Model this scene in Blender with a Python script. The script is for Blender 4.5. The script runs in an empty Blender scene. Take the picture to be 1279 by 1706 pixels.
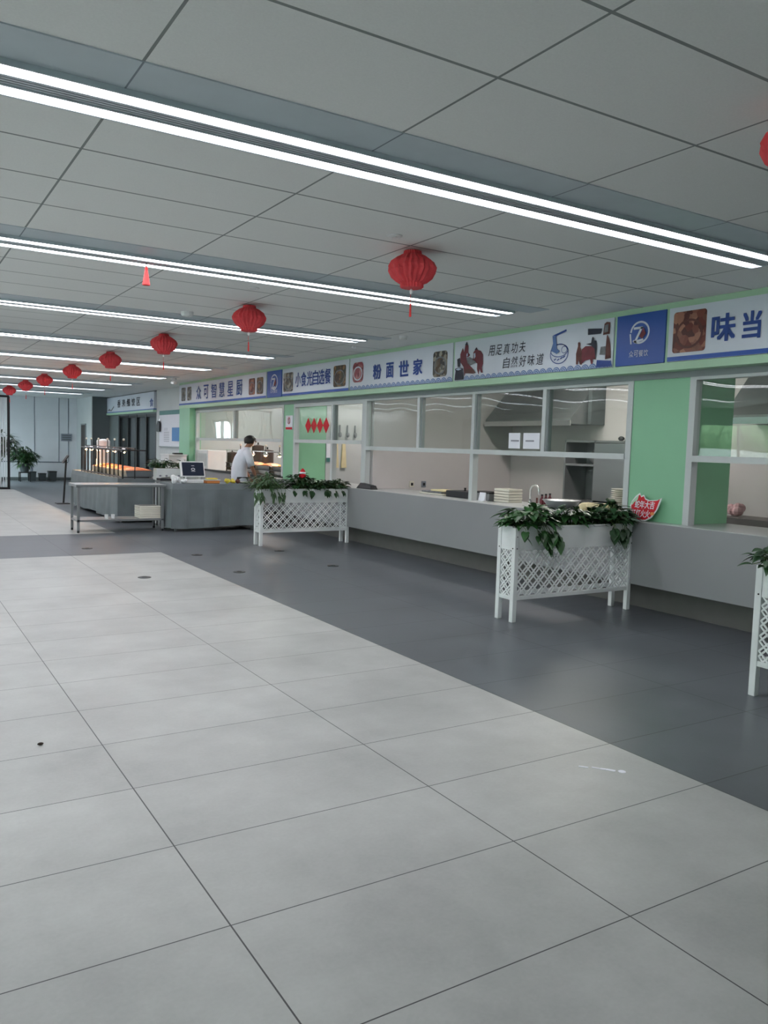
import bpy, bmesh, math, random
from mathutils import Vector, Matrix
PI = math.pi
rnd = random.Random(7)
C = bpy.context.scene.collection
SC = bpy.context.scene

# ------------------------------------------------------------------ camera, world, exposure
H_EYE = 1.563
cam_d = bpy.data.cameras.new('camera'); cam = bpy.data.objects.new('camera', cam_d); C.objects.link(cam)
yaw, pitch, roll = 0.5561, -0.0788, 0.0309
fw = Vector((math.sin(yaw)*math.cos(pitch), math.cos(yaw)*math.cos(pitch), math.sin(pitch)))
r0 = Vector((math.cos(yaw), -math.sin(yaw), 0)); u0 = r0.cross(fw)
rr = r0*math.cos(roll) + u0*math.sin(roll); uu = -r0*math.sin(roll) + u0*math.cos(roll)
M3 = Matrix((rr, uu, -fw)).transposed()
cam.matrix_world = Matrix.Translation((0, 0, H_EYE)) @ M3.to_4x4()
cam_d.sensor_fit = 'VERTICAL'; cam_d.sensor_height = 36; cam_d.sensor_width = 27
cam_d.lens = 1352.4/1706*36; cam_d.clip_start = 0.05; cam_d.clip_end = 200
SC.camera = cam
SC.view_settings.view_transform = 'Standard'; SC.view_settings.look = 'None'
SC.view_settings.gamma = 1; SC.view_settings.use_curve_mapping = False
SC.view_settings.exposure = 1.15
STRIP = 7.5          # emission of the LED strips
KITCHEN = 17.0        # emission of the kitchen lamps
SKY = 6.2
w = bpy.data.worlds.new('World'); SC.world = w; w.use_nodes = True
nt = w.node_tree; nt.nodes.clear()
wo = nt.nodes.new('ShaderNodeOutputWorld'); wb = nt.nodes.new('ShaderNodeBackground')
wb.inputs['Color'].default_value = (0.80, 0.90, 1.0, 1); wb.inputs['Strength'].default_value = SKY
nt.links.new(wb.outputs[0], wo.inputs['Surface'])

# ------------------------------------------------------------------ materials
def lin(c):
    return tuple((x/255/12.92 if x/255 <= 0.04045 else ((x/255+0.055)/1.055)**2.4) for x in c)
def newmat(name):
    m = bpy.data.materials.new(name); m.use_nodes = True
    n = m.node_tree; n.nodes.clear()
    out = n.nodes.new('ShaderNodeOutputMaterial')
    return m, n, out
def mat(name, rgb, rough=0.5, metal=0.0, var=0.06, scale=6.0, spec=0.5, bump=0.0, coat=0.0, stretch=None):
    """plain surface with a slight procedural tone variation"""
    m, n, out = newmat(name)
    b = n.nodes.new('ShaderNodeBsdfPrincipled'); n.links.new(b.outputs[0], out.inputs['Surface'])
    tc = n.nodes.new('ShaderNodeTexCoord'); nz = n.nodes.new('ShaderNodeTexNoise')
    nz.inputs['Scale'].default_value = scale; nz.inputs['Detail'].default_value = 4
    if stretch:
        mp = n.nodes.new('ShaderNodeMapping'); mp.inputs['Scale'].default_value = stretch
        n.links.new(tc.outputs['Object'], mp.inputs['Vector']); n.links.new(mp.outputs[0], nz.inputs['Vector'])
    else:
        n.links.new(tc.outputs['Object'], nz.inputs['Vector'])
    rp = n.nodes.new('ShaderNodeValToRGB')
    c = lin(rgb)
    rp.color_ramp.elements[0].position = 0.3; rp.color_ramp.elements[1].position = 0.7
    rp.color_ramp.elements[0].color = tuple(x*(1-var) for x in c)+(1,)
    rp.color_ramp.elements[1].color = tuple(min(1, x*(1+var)) for x in c)+(1,)
    n.links.new(nz.outputs['Fac'], rp.inputs['Fac']); n.links.new(rp.outputs[0], b.inputs['Base Color'])
    b.inputs['Roughness'].default_value = rough; b.inputs['Metallic'].default_value = metal
    b.inputs['Specular IOR Level'].default_value = spec
    if coat: b.inputs['Coat Weight'].default_value = coat
    if bump:
        bp = n.nodes.new('ShaderNodeBump'); bp.inputs['Strength'].default_value = bump; bp.inputs['Distance'].default_value = 0.01
        n.links.new(nz.outputs['Fac'], bp.inputs['Height']); n.links.new(bp.outputs[0], b.inputs['Normal'])
    return m
def emit(name, rgb, s):
    m, n, out = newmat(name)
    e = n.nodes.new('ShaderNodeEmission'); e.inputs['Color'].default_value = lin(rgb)+(1,); e.inputs['Strength'].default_value = s
    n.links.new(e.outputs[0], out.inputs['Surface'])
    return m
def mth(n, op, a, b=None, c=None):
    x = n.nodes.new('ShaderNodeMath'); x.operation = op
    for i, v in enumerate((a, b, c)):
        if v is None: continue
        if isinstance(v, (int, float)): x.inputs[i].default_value = v
        else: n.links.new(v, x.inputs[i])
    return x.outputs[0]
def mixc(n, fac, a, b):
    x = n.nodes.new('ShaderNodeMix'); x.data_type = 'RGBA'
    n.links.new(fac, x.inputs['Factor'])
    for i, v in ((6, a), (7, b)):
        if isinstance(v, tuple): x.inputs[i].default_value = v
        else: n.links.new(v, x.inputs[i])
    return x.outputs[2]
def line_mask(n, coord, off, pitch, half):
    """1 on joints spaced by pitch"""
    t = mth(n, 'PINGPONG', mth(n, 'SUBTRACT', coord, off), pitch/2)     # distance to nearest joint
    return mth(n, 'LESS_THAN', t, half)

def floor_mat():
    m, n, out = newmat('floor_tiles')
    b = n.nodes.new('ShaderNodeBsdfPrincipled'); n.links.new(b.outputs[0], out.inputs['Surface'])
    g = n.nodes.new('ShaderNodeNewGeometry'); s = n.nodes.new('ShaderNodeSeparateXYZ'); n.links.new(g.outputs['Position'], s.inputs[0])
    X, Y = s.outputs[0], s.outputs[1]
    jx = line_mask(n, X, 0.945, 1.2, 0.0028); jy = line_mask(n, Y, 1.7853, 0.6, 0.0024)
    joint = mth(n, 'MAXIMUM', jx, jy)
    dark = mth(n, 'GREATER_THAN', X, 3.345)
    band = mth(n, 'MULTIPLY', mth(n, 'GREATER_THAN', Y, 11.3), mth(n, 'LESS_THAN', Y, 13.9))
    far = mth(n, 'GREATER_THAN', Y, 26.2)
    dark = mth(n, 'MAXIMUM', mth(n, 'MAXIMUM', dark, band), far)
    # cloudy cement look, plus a small tone change from tile to tile
    n1 = n.nodes.new('ShaderNodeTexNoise'); n1.inputs['Scale'].default_value = 1.6; n1.inputs['Detail'].default_value = 9; n1.inputs['Roughness'].default_value = 0.62
    n.links.new(g.outputs['Position'], n1.inputs['Vector'])
    n2 = n.nodes.new('ShaderNodeTexNoise'); n2.inputs['Scale'].default_value = 60; n2.inputs['Detail'].default_value = 3
    n.links.new(g.outputs['Position'], n2.inputs['Vector'])
    cell = n.nodes.new('ShaderNodeCombineXYZ')
    n.links.new(mth(n, 'FLOOR', mth(n, 'DIVIDE', mth(n, 'SUBTRACT', X, 0.945), 1.2)), cell.inputs[0])
    n.links.new(mth(n, 'FLOOR', mth(n, 'DIVIDE', mth(n, 'SUBTRACT', Y, 1.7853), 0.6)), cell.inputs[1])
    wn = n.nodes.new('ShaderNodeTexWhiteNoise'); n.links.new(cell.outputs[0], wn.inputs['Vector'])
    v = mth(n, 'ADD', mth(n, 'MULTIPLY', mth(n, 'SUBTRACT', n1.outputs['Fac'], 0.5), 0.85), 1.0)
    v = mth(n, 'ADD', v, mth(n, 'MULTIPLY', mth(n, 'SUBTRACT', n2.outputs['Fac'], 0.5), 0.14))
    v = mth(n, 'ADD', v, mth(n, 'MULTIPLY', mth(n, 'SUBTRACT', wn.outputs['Value'], 0.5), 0.07))
    base = mixc(n, dark, lin((176, 178, 175))+(1,), lin((94, 99, 104))+(1,))
    sc = n.nodes.new('ShaderNodeVectorMath'); sc.operation = 'SCALE'
    n.links.new(base, sc.inputs[0]); n.links.new(v, sc.inputs['Scale'])
    jc = mixc(n, dark, lin((62, 64, 64))+(1,), lin((40, 42, 44))+(1,))
    col = mixc(n, joint, sc.outputs[0], jc)
    n.links.new(col, b.inputs['Base Color'])
    n.links.new(mth(n, 'ADD', mth(n, 'MULTIPLY', n1.outputs['Fac'], 0.12), 0.29), b.inputs['Roughness'])
    b.inputs['Specular IOR Level'].default_value = 0.42
    bp = n.nodes.new('ShaderNodeBump'); bp.inputs['Strength'].default_value = 0.05; bp.inputs['Distance'].default_value = 0.004
    n.links.new(mth(n, 'SUBTRACT', n1.outputs['Fac'], joint), bp.inputs['Height']); n.links.new(bp.outputs[0], b.inputs['Normal'])
    return m
BAND0, PITCH = 3.30, 3.02
def ceil_mat():
    m, n, out = newmat('ceiling_panels')
    b = n.nodes.new('ShaderNodeBsdfPrincipled'); n.links.new(b.outputs[0], out.inputs['Surface'])
    g = n.nodes.new('ShaderNodeNewGeometry'); s = n.nodes.new('ShaderNodeSeparateXYZ'); n.links.new(g.outputs['Position'], s.inputs[0])
    X, Y = s.outputs[0], s.outputs[1]
    jx = line_mask(n, X, 0.891, 1.2, 0.0065)
    t = mth(n, 'SUBTRACT', Y, BAND0-PITCH*20); t = mth(n, 'MODULO', t, PITCH)
    joint = jx
    for p in (1.15, 1.745, 2.335):
        joint = mth(n, 'MAXIMUM', joint, mth(n, 'LESS_THAN', mth(n, 'ABSOLUTE', mth(n, 'SUBTRACT', t, p)), 0.0085))
    nz = n.nodes.new('ShaderNodeTexNoise'); nz.inputs['Scale'].default_value = 120; nz.inputs['Detail'].default_value = 3
    n.links.new(g.outputs['Position'], nz.inputs['Vector'])
    v = mth(n, 'ADD', mth(n, 'MULTIPLY', mth(n, 'SUBTRACT', nz.outputs['Fac'], 0.5), 0.12), 1.0)
    sc = n.nodes.new('ShaderNodeVectorMath'); sc.operation = 'SCALE'
    sc.inputs[0].default_value = lin((232, 234, 232)); n.links.new(v, sc.inputs['Scale'])
    n.links.new(mixc(n, joint, sc.outputs[0], lin((140, 146, 145))+(1,)), b.inputs['Base Color'])
    b.inputs['Roughness'].default_value = 0.75; b.inputs['Specular IOR Level'].default_value = 0.25
    bp = n.nodes.new('ShaderNodeBump'); bp.inputs['Strength'].default_value = 0.4; bp.inputs['Distance'].default_value = 0.006
    n.links.new(mth(n, 'SUBTRACT', 1.0, joint), bp.inputs['Height']); n.links.new(bp.outputs[0], b.inputs['Normal'])
    return m
def glass_mat(name='window_glass', tint=(0.93, 0.97, 0.95), warp=0.006):
    m, n, out = newmat(name)
    tr = n.nodes.new('ShaderNodeBsdfTransparent'); tr.inputs['Color'].default_value = tint+(1,)
    gl = n.nodes.new('ShaderNodeBsdfGlossy'); gl.inputs['Roughness'].default_value = 0.015
    fr = n.nodes.new('ShaderNodeFresnel'); ge = n.nodes.new('ShaderNodeNewGeometry')
    # same reflectance on both faces of the pane (a thin sheet has no total internal reflection)
    n.links.new(mth(n, 'ADD', 1.55, mth(n, 'MULTIPLY', ge.outputs['Backfacing'], 1/1.55-1.55)), fr.inputs['IOR'])
    mx = n.nodes.new('ShaderNodeMixShader')
    tc = n.nodes.new('ShaderNodeTexCoord'); nz = n.nodes.new('ShaderNodeTexNoise'); nz.inputs['Scale'].default_value = 1.3; nz.inputs['Detail'].default_value = 0
    n.links.new(tc.outputs['Object'], nz.inputs['Vector'])
    bp = n.nodes.new('ShaderNodeBump'); bp.inputs['Strength'].default_value = 1.0; bp.inputs['Distance'].default_value = warp
    n.links.new(nz.outputs['Fac'], bp.inputs['Height']); n.links.new(bp.outputs[0], gl.inputs['Normal'])
    n.links.new(fr.outputs[0], mx.inputs[0]); n.links.new(tr.outputs[0], mx.inputs[1]); n.links.new(gl.outputs[0], mx.inputs[2])
    n.links.new(mx.outputs[0], out.inputs['Surface'])
    return m
def food_mat(name, ca, cb, cc, scale=14):
    m, n, out = newmat(name)
    b = n.nodes.new('ShaderNodeBsdfPrincipled'); n.links.new(b.outputs[0], out.inputs['Surface'])
    tc = n.nodes.new('ShaderNodeTexCoord'); vo = n.nodes.new('ShaderNodeTexVoronoi'); vo.inputs['Scale'].default_value = scale
    nz = n.nodes.new('ShaderNodeTexNoise'); nz.inputs['Scale'].default_value = scale*0.8; nz.inputs['Detail'].default_value = 5
    n.links.new(tc.outputs['Object'], nz.inputs['Vector'])
    ad = n.nodes.new('ShaderNodeVectorMath'); ad.operation = 'MULTIPLY_ADD'; ad.inputs[1].default_value = (0.05, 0.05, 0.05)
    n.links.new(nz.outputs['Color'], ad.inputs[0]); n.links.new(tc.outputs['Object'], ad.inputs[2]); n.links.new(ad.outputs[0], vo.inputs['Vector'])
    rp = n.nodes.new('ShaderNodeValToRGB'); e = rp.color_ramp.elements
    e[0].position = 0.25; e[0].color = lin(ca)+(1,); e[1].position = 0.75; e[1].color = lin(cc)+(1,)
    x = e.new(0.5); x.color = lin(cb)+(1,)
    sp = n.nodes.new('ShaderNodeSeparateColor'); n.links.new(vo.outputs['Color'], sp.inputs[0])
    n.links.new(sp.outputs[0], rp.inputs['Fac']); n.links.new(rp.outputs[0], b.inputs['Base Color'])
    b.inputs['Roughness'].default_value = 0.4
    return m
M = {}
M['floor'] = floor_mat(); M['ceiling'] = ceil_mat(); M['glass'] = glass_mat()
M['strip'] = emit('led_strip', (250, 247, 253), STRIP)
M['kstrip'] = emit('kitchen_lamp_glow', (255, 244, 238), KITCHEN)
M['bulb'] = emit('heat_lamp_bulb', (255, 190, 120), 30)
M['fixture'] = mat('painted_fixture', (188, 200, 206), 0.45, 0.0, 0.03)
M['vent'] = mat('vent_black', (130, 138, 142), 0.6)
M['vent_slat'] = mat('vent_slat', (190, 198, 204), 0.4, 0.1)
M['wall_hall'] = mat('grey_hall_wall', (150, 154, 152), 0.7, 0, 0.03, 2)
M['wall'] = mat('white_wall', (206, 210, 210), 0.7, 0, 0.03, 2)
M['wall_grey'] = mat('blue_grey_wall_panel', (224, 226, 230), 0.5, 0, 0.03, 2)
M['wall_dark'] = mat('dark_grey_wall', (100, 108, 110), 0.6, 0, 0.04, 2)
M['kitchen_wall'] = mat('pinkish_white_kitchen_tiles', (212, 207, 207), 0.35, 0, 0.03, 1.5)
M['green'] = mat('mint_green_cladding', (142, 198, 160), 0.38, 0, 0.03, 2)
M['trim_green'] = mat('pale_green_metal_trim', (176, 212, 180), 0.4, 0, 0.03, 3)
M['joint'] = mat('panel_joint', (120, 130, 140), 0.7)
M['frame'] = mat('white_window_frame', (200, 206, 206), 0.4, 0, 0.03, 4)
M['frame_grey'] = mat('grey_frame_side', (140, 148, 150), 0.45, 0, 0.03, 4)
M['apron'] = mat('grey_counter_cladding', (150, 152, 154), 0.42, 0, 0.03, 1.2)
M['counter_top'] = mat('pale_grey_counter_top', (190, 194, 194), 0.28, 0, 0.04, 3)
M['plinth'] = mat('dark_plinth', (110, 108, 106), 0.6)
M['sign_white'] = mat('sign_white', (214, 220, 230), 0.4, 0, 0.015, 2)
M['blue'] = mat('sign_blue', (46, 88, 172), 0.4, 0, 0.03)
M['ink'] = mat('sign_lettering_blue', (38, 70, 144), 0.5, 0, 0.05, 20)
M['black_ink'] = mat('brush_black', (36, 40, 56), 0.6, 0, 0.1, 20)
M['wave'] = mat('wave_blue', (92, 122, 172), 0.5, 0, 0.05, 10)
M['wave2'] = mat('wave_pale', (190, 202, 222), 0.5, 0, 0.05, 10)
M['maroon'] = mat('print_maroon', (112, 44, 54), 0.55, 0, 0.25, 14)
M['brown'] = mat('print_brown', (96, 52, 46), 0.55, 0, 0.25, 14)
M['pgrey'] = mat('print_grey', (120, 122, 126), 0.55, 0, 0.3, 18)
M['red'] = mat('lantern_red_paper', (224, 76, 82), 0.55, 0, 0.08, 12, 0.3)
M['red2'] = mat('red_paper', (206, 30, 44), 0.5, 0, 0.08, 12, 0.3)
M['tassel'] = mat('tassel_red_thread', (235, 62, 62), 0.7, 0, 0.15, 60)
M['white'] = mat('white_lacquer', (232, 236, 236), 0.35, 0, 0.03, 6)
M['white_plastic'] = mat('white_plastic', (226, 228, 228), 0.35, 0, 0.02)
M['porcelain'] = mat('cream_porcelain', (232, 228, 214), 0.22, 0, 0.02)
M['steel'] = mat('brushed_steel', (176, 180, 182), 0.32, 0.9, 0.06, 4, stretch=(1, 40, 40))
M['steel_dull'] = mat('dull_steel', (150, 154, 156), 0.45, 0.7, 0.08, 3)
M['chrome'] = mat('chrome', (220, 222, 224), 0.12, 1.0, 0.02)
M['black'] = mat('black_metal', (30, 31, 33), 0.4, 0.3, 0.1)
M['black_plastic'] = mat('black_plastic', (34, 36, 40), 0.45)
M['screen'] = mat('dark_screen', (44, 50, 66), 0.15, 0, 0.05, 3)
M['cloth'] = mat('grey_tablecloth', (118, 126, 130), 0.75, 0, 0.10, 3, 0.3, 0.15)
M['leaf'] = mat('glossy_leaf', (46, 88, 44), 0.35, 0, 0.35, 9)
M['leaf_dark'] = mat('dark_leaf', (38, 72, 40), 0.4, 0, 0.35, 9)
M['leaf_fern'] = mat('fern_leaf', (62, 92, 56), 0.5, 0, 0.3, 9)
M['stem'] = mat('plant_stem', (84, 110, 62), 0.6)
M['soil'] = mat('potting_soil', (52, 42, 34), 0.95, 0, 0.3, 40)
M['skin'] = mat('skin', (172, 124, 100), 0.5, 0, 0.05, 20)
M['hair'] = mat('black_hair', (26, 24, 24), 0.45, 0, 0.3, 60)
M['coat'] = mat('white_cotton_jacket', (224, 228, 238), 0.8, 0, 0.04, 8, 0.2)
M['trousers'] = mat('dark_trousers', (42, 44, 50), 0.8)
M['eye'] = mat('eye_dark', (30, 24, 22), 0.2)
M['food_orange'] = food_mat('orange_stir_fry', (214, 110, 40), (232, 160, 70), (190, 70, 30), 30)
M['food_photo'] = food_mat('food_photo_brown', (70, 50, 34), (150, 112, 70), (54, 60, 44), 16)
M['food_photo2'] = food_mat('food_photo_stew', (110, 44, 34), (176, 120, 96), (84, 36, 30), 15)
M['food_photo3'] = food_mat('food_photo_pale', (60, 58, 54), (170, 164, 150), (90, 70, 50), 16)
M['photo_red'] = food_mat('photo_red_dish', (150, 60, 70), (190, 130, 130), (120, 40, 50), 12)
M['yellow'] = mat('yellow_plastic_bag', (226, 206, 70), 0.4, 0, 0.1, 9)
M['orange'] = mat('orange_plastic', (236, 150, 84), 0.4, 0, 0.06)
M['bag'] = mat('white_plastic_bag', (228, 230, 232), 0.35, 0, 0.05)
M['cream'] = mat('cream_cloth', (226, 212, 170), 0.7, 0, 0.06, 8)
M['dark_glass'] = mat('dark_door_glass', (58, 66, 68), 0.15, 0, 0.05)
M['wood_dark'] = mat('dark_door_wood', (74, 66, 62), 0.5)
M['teal'] = mat('poster_teal', (72, 128, 124), 0.5)
M['poster_blue'] = mat('poster_blue', (64, 132, 196), 0.5)
M['notice_grey'] = mat('notice_grey', (140, 146, 158), 0.5, 0, 0.05)
M['paper'] = mat('white_paper', (236, 238, 246), 0.7, 0, 0.01)
M['print'] = mat('small_print', (150, 150, 162), 0.7)
M['ground'] = mat('outdoor_paving', (190, 190, 180), 0.9)
M['hedge'] = mat('hedge_green', (124, 152, 108), 0.8, 0, 0.5, 4)
M['outwall'] = mat('white_garden_wall', (230, 230, 225), 0.8)
M['bin'] = mat('grey_plastic_bin', (70, 78, 80), 0.5)
M['silver'] = mat('silver_bar', (206, 212, 214), 0.35, 0.3, 0.03)
M['urn'] = mat('dark_bronze_urn', (82, 70, 64), 0.35, 0.4, 0.1)
M['manhole'] = mat('dark_cover_plate', (58, 60, 62), 0.35, 0.5)

# ------------------------------------------------------------------ helpers
WORLD = {}
def wloc(o):
    p = Vector((0, 0, 0))
    while o is not None:
        p = p + Vector(o.location); o = o.parent
    return p
class MB:
    def __init__(s): s.v = []; s.f = []; s.mi = []
    def add(s, vs, fs, mi=0):
        b = len(s.v); s.v += [Vector(x) for x in vs]
        for f in fs: s.f.append([b+i for i in f]); s.mi.append(mi)
        return s
    def box(s, x0, x1, y0, y1, z0, z1, mi=0):
        vs = [(x, y, z) for z in (z0, z1) for y in (y0, y1) for x in (x0, x1)]
        return s.add(vs, [(0, 2, 3, 1), (4, 5, 7, 6), (0, 1, 5, 4), (1, 3, 7, 5), (3, 2, 6, 7), (2, 0, 4, 6)], mi)
    def prism(s, a, b, mi=0):
        """two matching loops joined"""
        n = len(a)
        return s.add(list(a)+list(b), [tuple(range(n))[::-1], tuple(range(n, 2*n))]+[(i, (i+1) % n, n+(i+1) % n, n+i) for i in range(n)], mi)
    def bar(s, p, q, w, h, up=(0, 0, 1), mi=0):
        p, q, up = Vector(p), Vector(q), Vector(up); d = (q-p).normalized(); sd = d.cross(up)
        if sd.length < 1e-4: sd = d.cross(Vector((1, 0, 0)))
        sd.normalize(); u = sd.cross(d)
        k = [(-w/2, -h/2), (w/2, -h/2), (w/2, h/2), (-w/2, h/2)]
        return s.prism([p+sd*a+u*b for a, b in k], [q+sd*a+u*b for a, b in k], mi)
    def tube(s, pts, r, n=8, mi=0):
        pts = [Vector(p) for p in pts]; rs = r if isinstance(r, (list, tuple)) else [r]*len(pts)
        rings = []; prev = None
        for i, p in enumerate(pts):
            d = (pts[min(i+1, len(pts)-1)]-pts[max(i-1, 0)]).normalized()
            if prev is None:
                a = d.cross(Vector((0, 0, 1)))
                if a.length < 1e-3: a = d.cross(Vector((1, 0, 0)))
            else: a = prev-d*prev.dot(d)
            a.normalize(); prev = a; b = d.cross(a)
            rings.append([p+a*math.cos(2*PI*k/n)*rs[i]+b*math.sin(2*PI*k/n)*rs[i] for k in range(n)])
        fs = [tuple(range(n))[::-1], tuple(range((len(pts)-1)*n, len(pts)*n))]
        for i in range(len(pts)-1):
            fs += [(i*n+k, i*n+(k+1) % n, (i+1)*n+(k+1) % n, (i+1)*n+k) for k in range(n)]
        return s.add([v for ring in rings for v in ring], fs, mi)
    def lathe(s, prof, c=(0, 0, 0), n=20, mi=0, sx=1, sy=1, close=True):
        c = Vector(c); vs = []; fs = []
        for r, z in prof: vs += [c+Vector((r*sx*math.cos(2*PI*k/n), r*sy*math.sin(2*PI*k/n), z)) for k in range(n)]
        for i in range(len(prof)-1): fs += [(i*n+k, i*n+(k+1) % n, (i+1)*n+(k+1) % n, (i+1)*n+k) for k in range(n)]
        if close: fs += [tuple(range(n))[::-1], tuple(range((len(prof)-1)*n, len(prof)*n))]
        return s.add(vs, fs, mi)
    def ball(s, c, r, mi=0, n=12, sx=1, sy=1, sz=1):
        m = max(6, n//2)
        prof = [(max(1e-4, r*math.sin(PI*i/m)), -r*sz*math.cos(PI*i/m)) for i in range(m+1)]
        return s.lathe(prof, c, n, mi, sx, sy)
    def build(s, name, mt, parent=None, smooth=False, bevel=0.0, local=False, label=None):
        me = bpy.data.meshes.new(name)
        off = Vector((0, 0, 0))
        if parent is not None:
            if not local: off = wloc(parent)
        elif s.v:
            xs = [v.x for v in s.v]; ys = [v.y for v in s.v]; zs = [v.z for v in s.v]
            off = Vector(((min(xs)+max(xs))/2, (min(ys)+max(ys))/2, min(zs)))
        me.from_pydata([v-off for v in s.v], [], s.f)
        for m in (mt if isinstance(mt, (list, tuple)) else [mt]): me.materials.append(m)
        if any(s.mi):
            for p, i in zip(me.polygons, s.mi): p.material_index = i
        if smooth:
            for p in me.polygons: p.use_smooth = True
        me.update()
        bm = bmesh.new(); bm.from_mesh(me); bmesh.ops.recalc_face_normals(bm, faces=bm.faces); bm.to_mesh(me); bm.free()
        o = bpy.data.objects.new(name, me); C.objects.link(o)
        if parent is not None: o.parent = parent
        else: o.location = off
        if bevel:
            b = o.modifiers.new('bevel', 'BEVEL'); b.width = bevel; b.segments = 2; b.limit_method = 'ANGLE'; b.angle_limit = 0.7
        if label: o['label'] = label
        return o
def tag(o, label=None, cat=None, group=None, kind=None):
    if label: o['label'] = label
    if cat: o['category'] = cat
    if group: o['group'] = group
    if kind: o['kind'] = kind
    return o
def thing(name, label, cat, loc=(0, 0, 0), rz=0.0, group=None):
    o = bpy.data.objects.new(name, None); C.objects.link(o); o.empty_display_size = 0.1
    o.location = loc; o.rotation_euler = (0, 0, rz)
    return tag(o, label, cat, group)
def struct(name, mb, mt, label=None, cat=None, parent=None, **k):
    o = mb.build(name, mt, parent, **k)
    if parent is None: tag(o, label, cat, None, 'structure')
    return o
def dup(root, loc, label, rz=None):
    r = root.copy(); C.objects.link(r); r.location = loc; r['label'] = label
    if rz is not None: r.rotation_euler = (0, 0, rz)
    for ch in list(root.children):
        c = ch.copy(); C.objects.link(c); c.parent = r
        for g in list(ch.children):
            d = g.copy(); C.objects.link(d); d.parent = c
    return r
# --- lettering: the glyphs of Blender's own font turned into meshes
_gl = {}
def glyph(ch, bold):
    k = (ch, bold)
    if k in _gl: return _gl[k]
    cu = bpy.data.curves.new('glyph', 'FONT'); cu.body = ch; cu.size = 1; cu.offset = bold; cu.resolution_u = 3
    ob = bpy.data.objects.new('glyph', cu); C.objects.link(ob)
    bpy.context.view_layer.update()
    dg = bpy.context.evaluated_depsgraph_get()
    me = bpy.data.meshes.new_from_object(ob.evaluated_get(dg))
    vs = [(v.co.x, v.co.y) for v in me.vertices]; fs = [tuple(p.vertices) for p in me.polygons]
    bpy.data.objects.remove(ob); bpy.data.curves.remove(cu); bpy.data.meshes.remove(me)
    if vs:
        x0 = min(v[0] for v in vs); x1 = max(v[0] for v in vs); y0 = min(v[1] for v in vs); y1 = max(v[1] for v in vs)
    else: x0 = y0 = 0; x1 = y1 = 1
    _gl[k] = (vs, fs, (x0, x1, y0, y1)); return _gl[k]
def put_text(mb, s, P, u0, u1, v0, v1, bold=0.02, gap=0.12, slant=0.0, mi=0, stretch=True):
    """characters of s in equal cells between u0..u1, v0..v1; P maps (u, v) to 3D"""
    n = len(s); cw = (u1-u0)/n; sh = [(0, 0)] if bold < 0.012 else [(bold*a, bold*c) for a, c in ((-.7, -.5), (.7, -.5), (-.7, .5), (.7, .5), (0, 0))]
    nrm = (P(1, 0)-P(0, 0)).cross(P(0, 1)-P(0, 0)).normalized()
    for i, ch in enumerate(s):
        if ch == ' ': continue
        vs, fs, (x0, x1, y0, y1) = glyph(ch, 0.0)
        gw = cw*(1-gap); gh = v1-v0
        k = max(x1-x0, y1-y0, 0.55)
        sx = gw/k; sy = gh/k
        if stretch: sx = gw/max(x1-x0, 0.5); sy = gh/max(y1-y0, 0.55)
        cx, cy = (x0+x1)/2, (y0+y1)/2; uc = u0+cw*(i+0.5); vc = (v0+v1)/2
        for q, (ax, ay) in enumerate(sh):
            mb.add([P(uc+(x+ax-cx)*sx+(y-cy)*sy*slant, vc+(y+ay-cy)*sy)+nrm*0.0006*q for x, y in vs], fs, mi)
def wallP(X):                       # wall that faces the hall (-X): u runs to the right, i.e. towards -Y
    return lambda u, v: Vector((X, -u, v))
def frontP(Y):                      # plate that faces the camera end (-Y)
    return lambda u, v: Vector((u, Y, v))
def poly(mb, P, pts, mi=0):
    mb.add([P(u, v) for u, v in pts], [tuple(range(len(pts)))], mi)
def rrect(u0, u1, v0, v1, r, n=5):
    out = []
    for cx, cy, a in ((u1-r, v1-r, 0), (u0+r, v1-r, PI/2), (u0+r, v0+r, PI), (u1-r, v0+r, 1.5*PI)):
        out += [(cx+r*math.cos(a+PI/2*k/n), cy+r*math.sin(a+PI/2*k/n)) for k in range(n+1)]
    return out
def ell(cx, cy, rx, ry, n=20, a0=0, a1=2*PI):
    return [(cx+rx*math.cos(a0+(a1-a0)*k/n), cy+ry*math.sin(a0+(a1-a0)*k/n)) for k in range(n if abs(a1-a0-2*PI) < 1e-6 else n+1)]
def ring(mb, P, cx, cy, rx, ry, w, a0=0, a1=2*PI, n=24, mi=0):
    o = [(cx+rx*math.cos(a0+(a1-a0)*k/n), cy+ry*math.sin(a0+(a1-a0)*k/n)) for k in range(n+1)]
    i = [(cx+(rx-w)*math.cos(a0+(a1-a0)*k/n), cy+(ry-w)*math.sin(a0+(a1-a0)*k/n)) for k in range(n+1)]
    mb.add([P(*p) for p in o+i], [(k, k+1, n+1+k+1, n+1+k) for k in range(n)], mi)
def stroke(mb, P, pts, w, mi=0):
    for (a, b), (c, d) in zip(pts[:-1], pts[1:]):
        L = math.hypot(c-a, d-b) or 1e-6; nx, ny = -(d-b)/L*w/2, (c-a)/L*w/2
        ex, ey = (c-a)/L*w*0.3, (d-b)/L*w*0.3
        poly(mb, P, [(a-ex+nx, b-ey+ny), (c+ex+nx, d+ey+ny), (c+ex-nx, d+ey-ny), (a-ex-nx, b-ey-ny)], mi)

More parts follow.
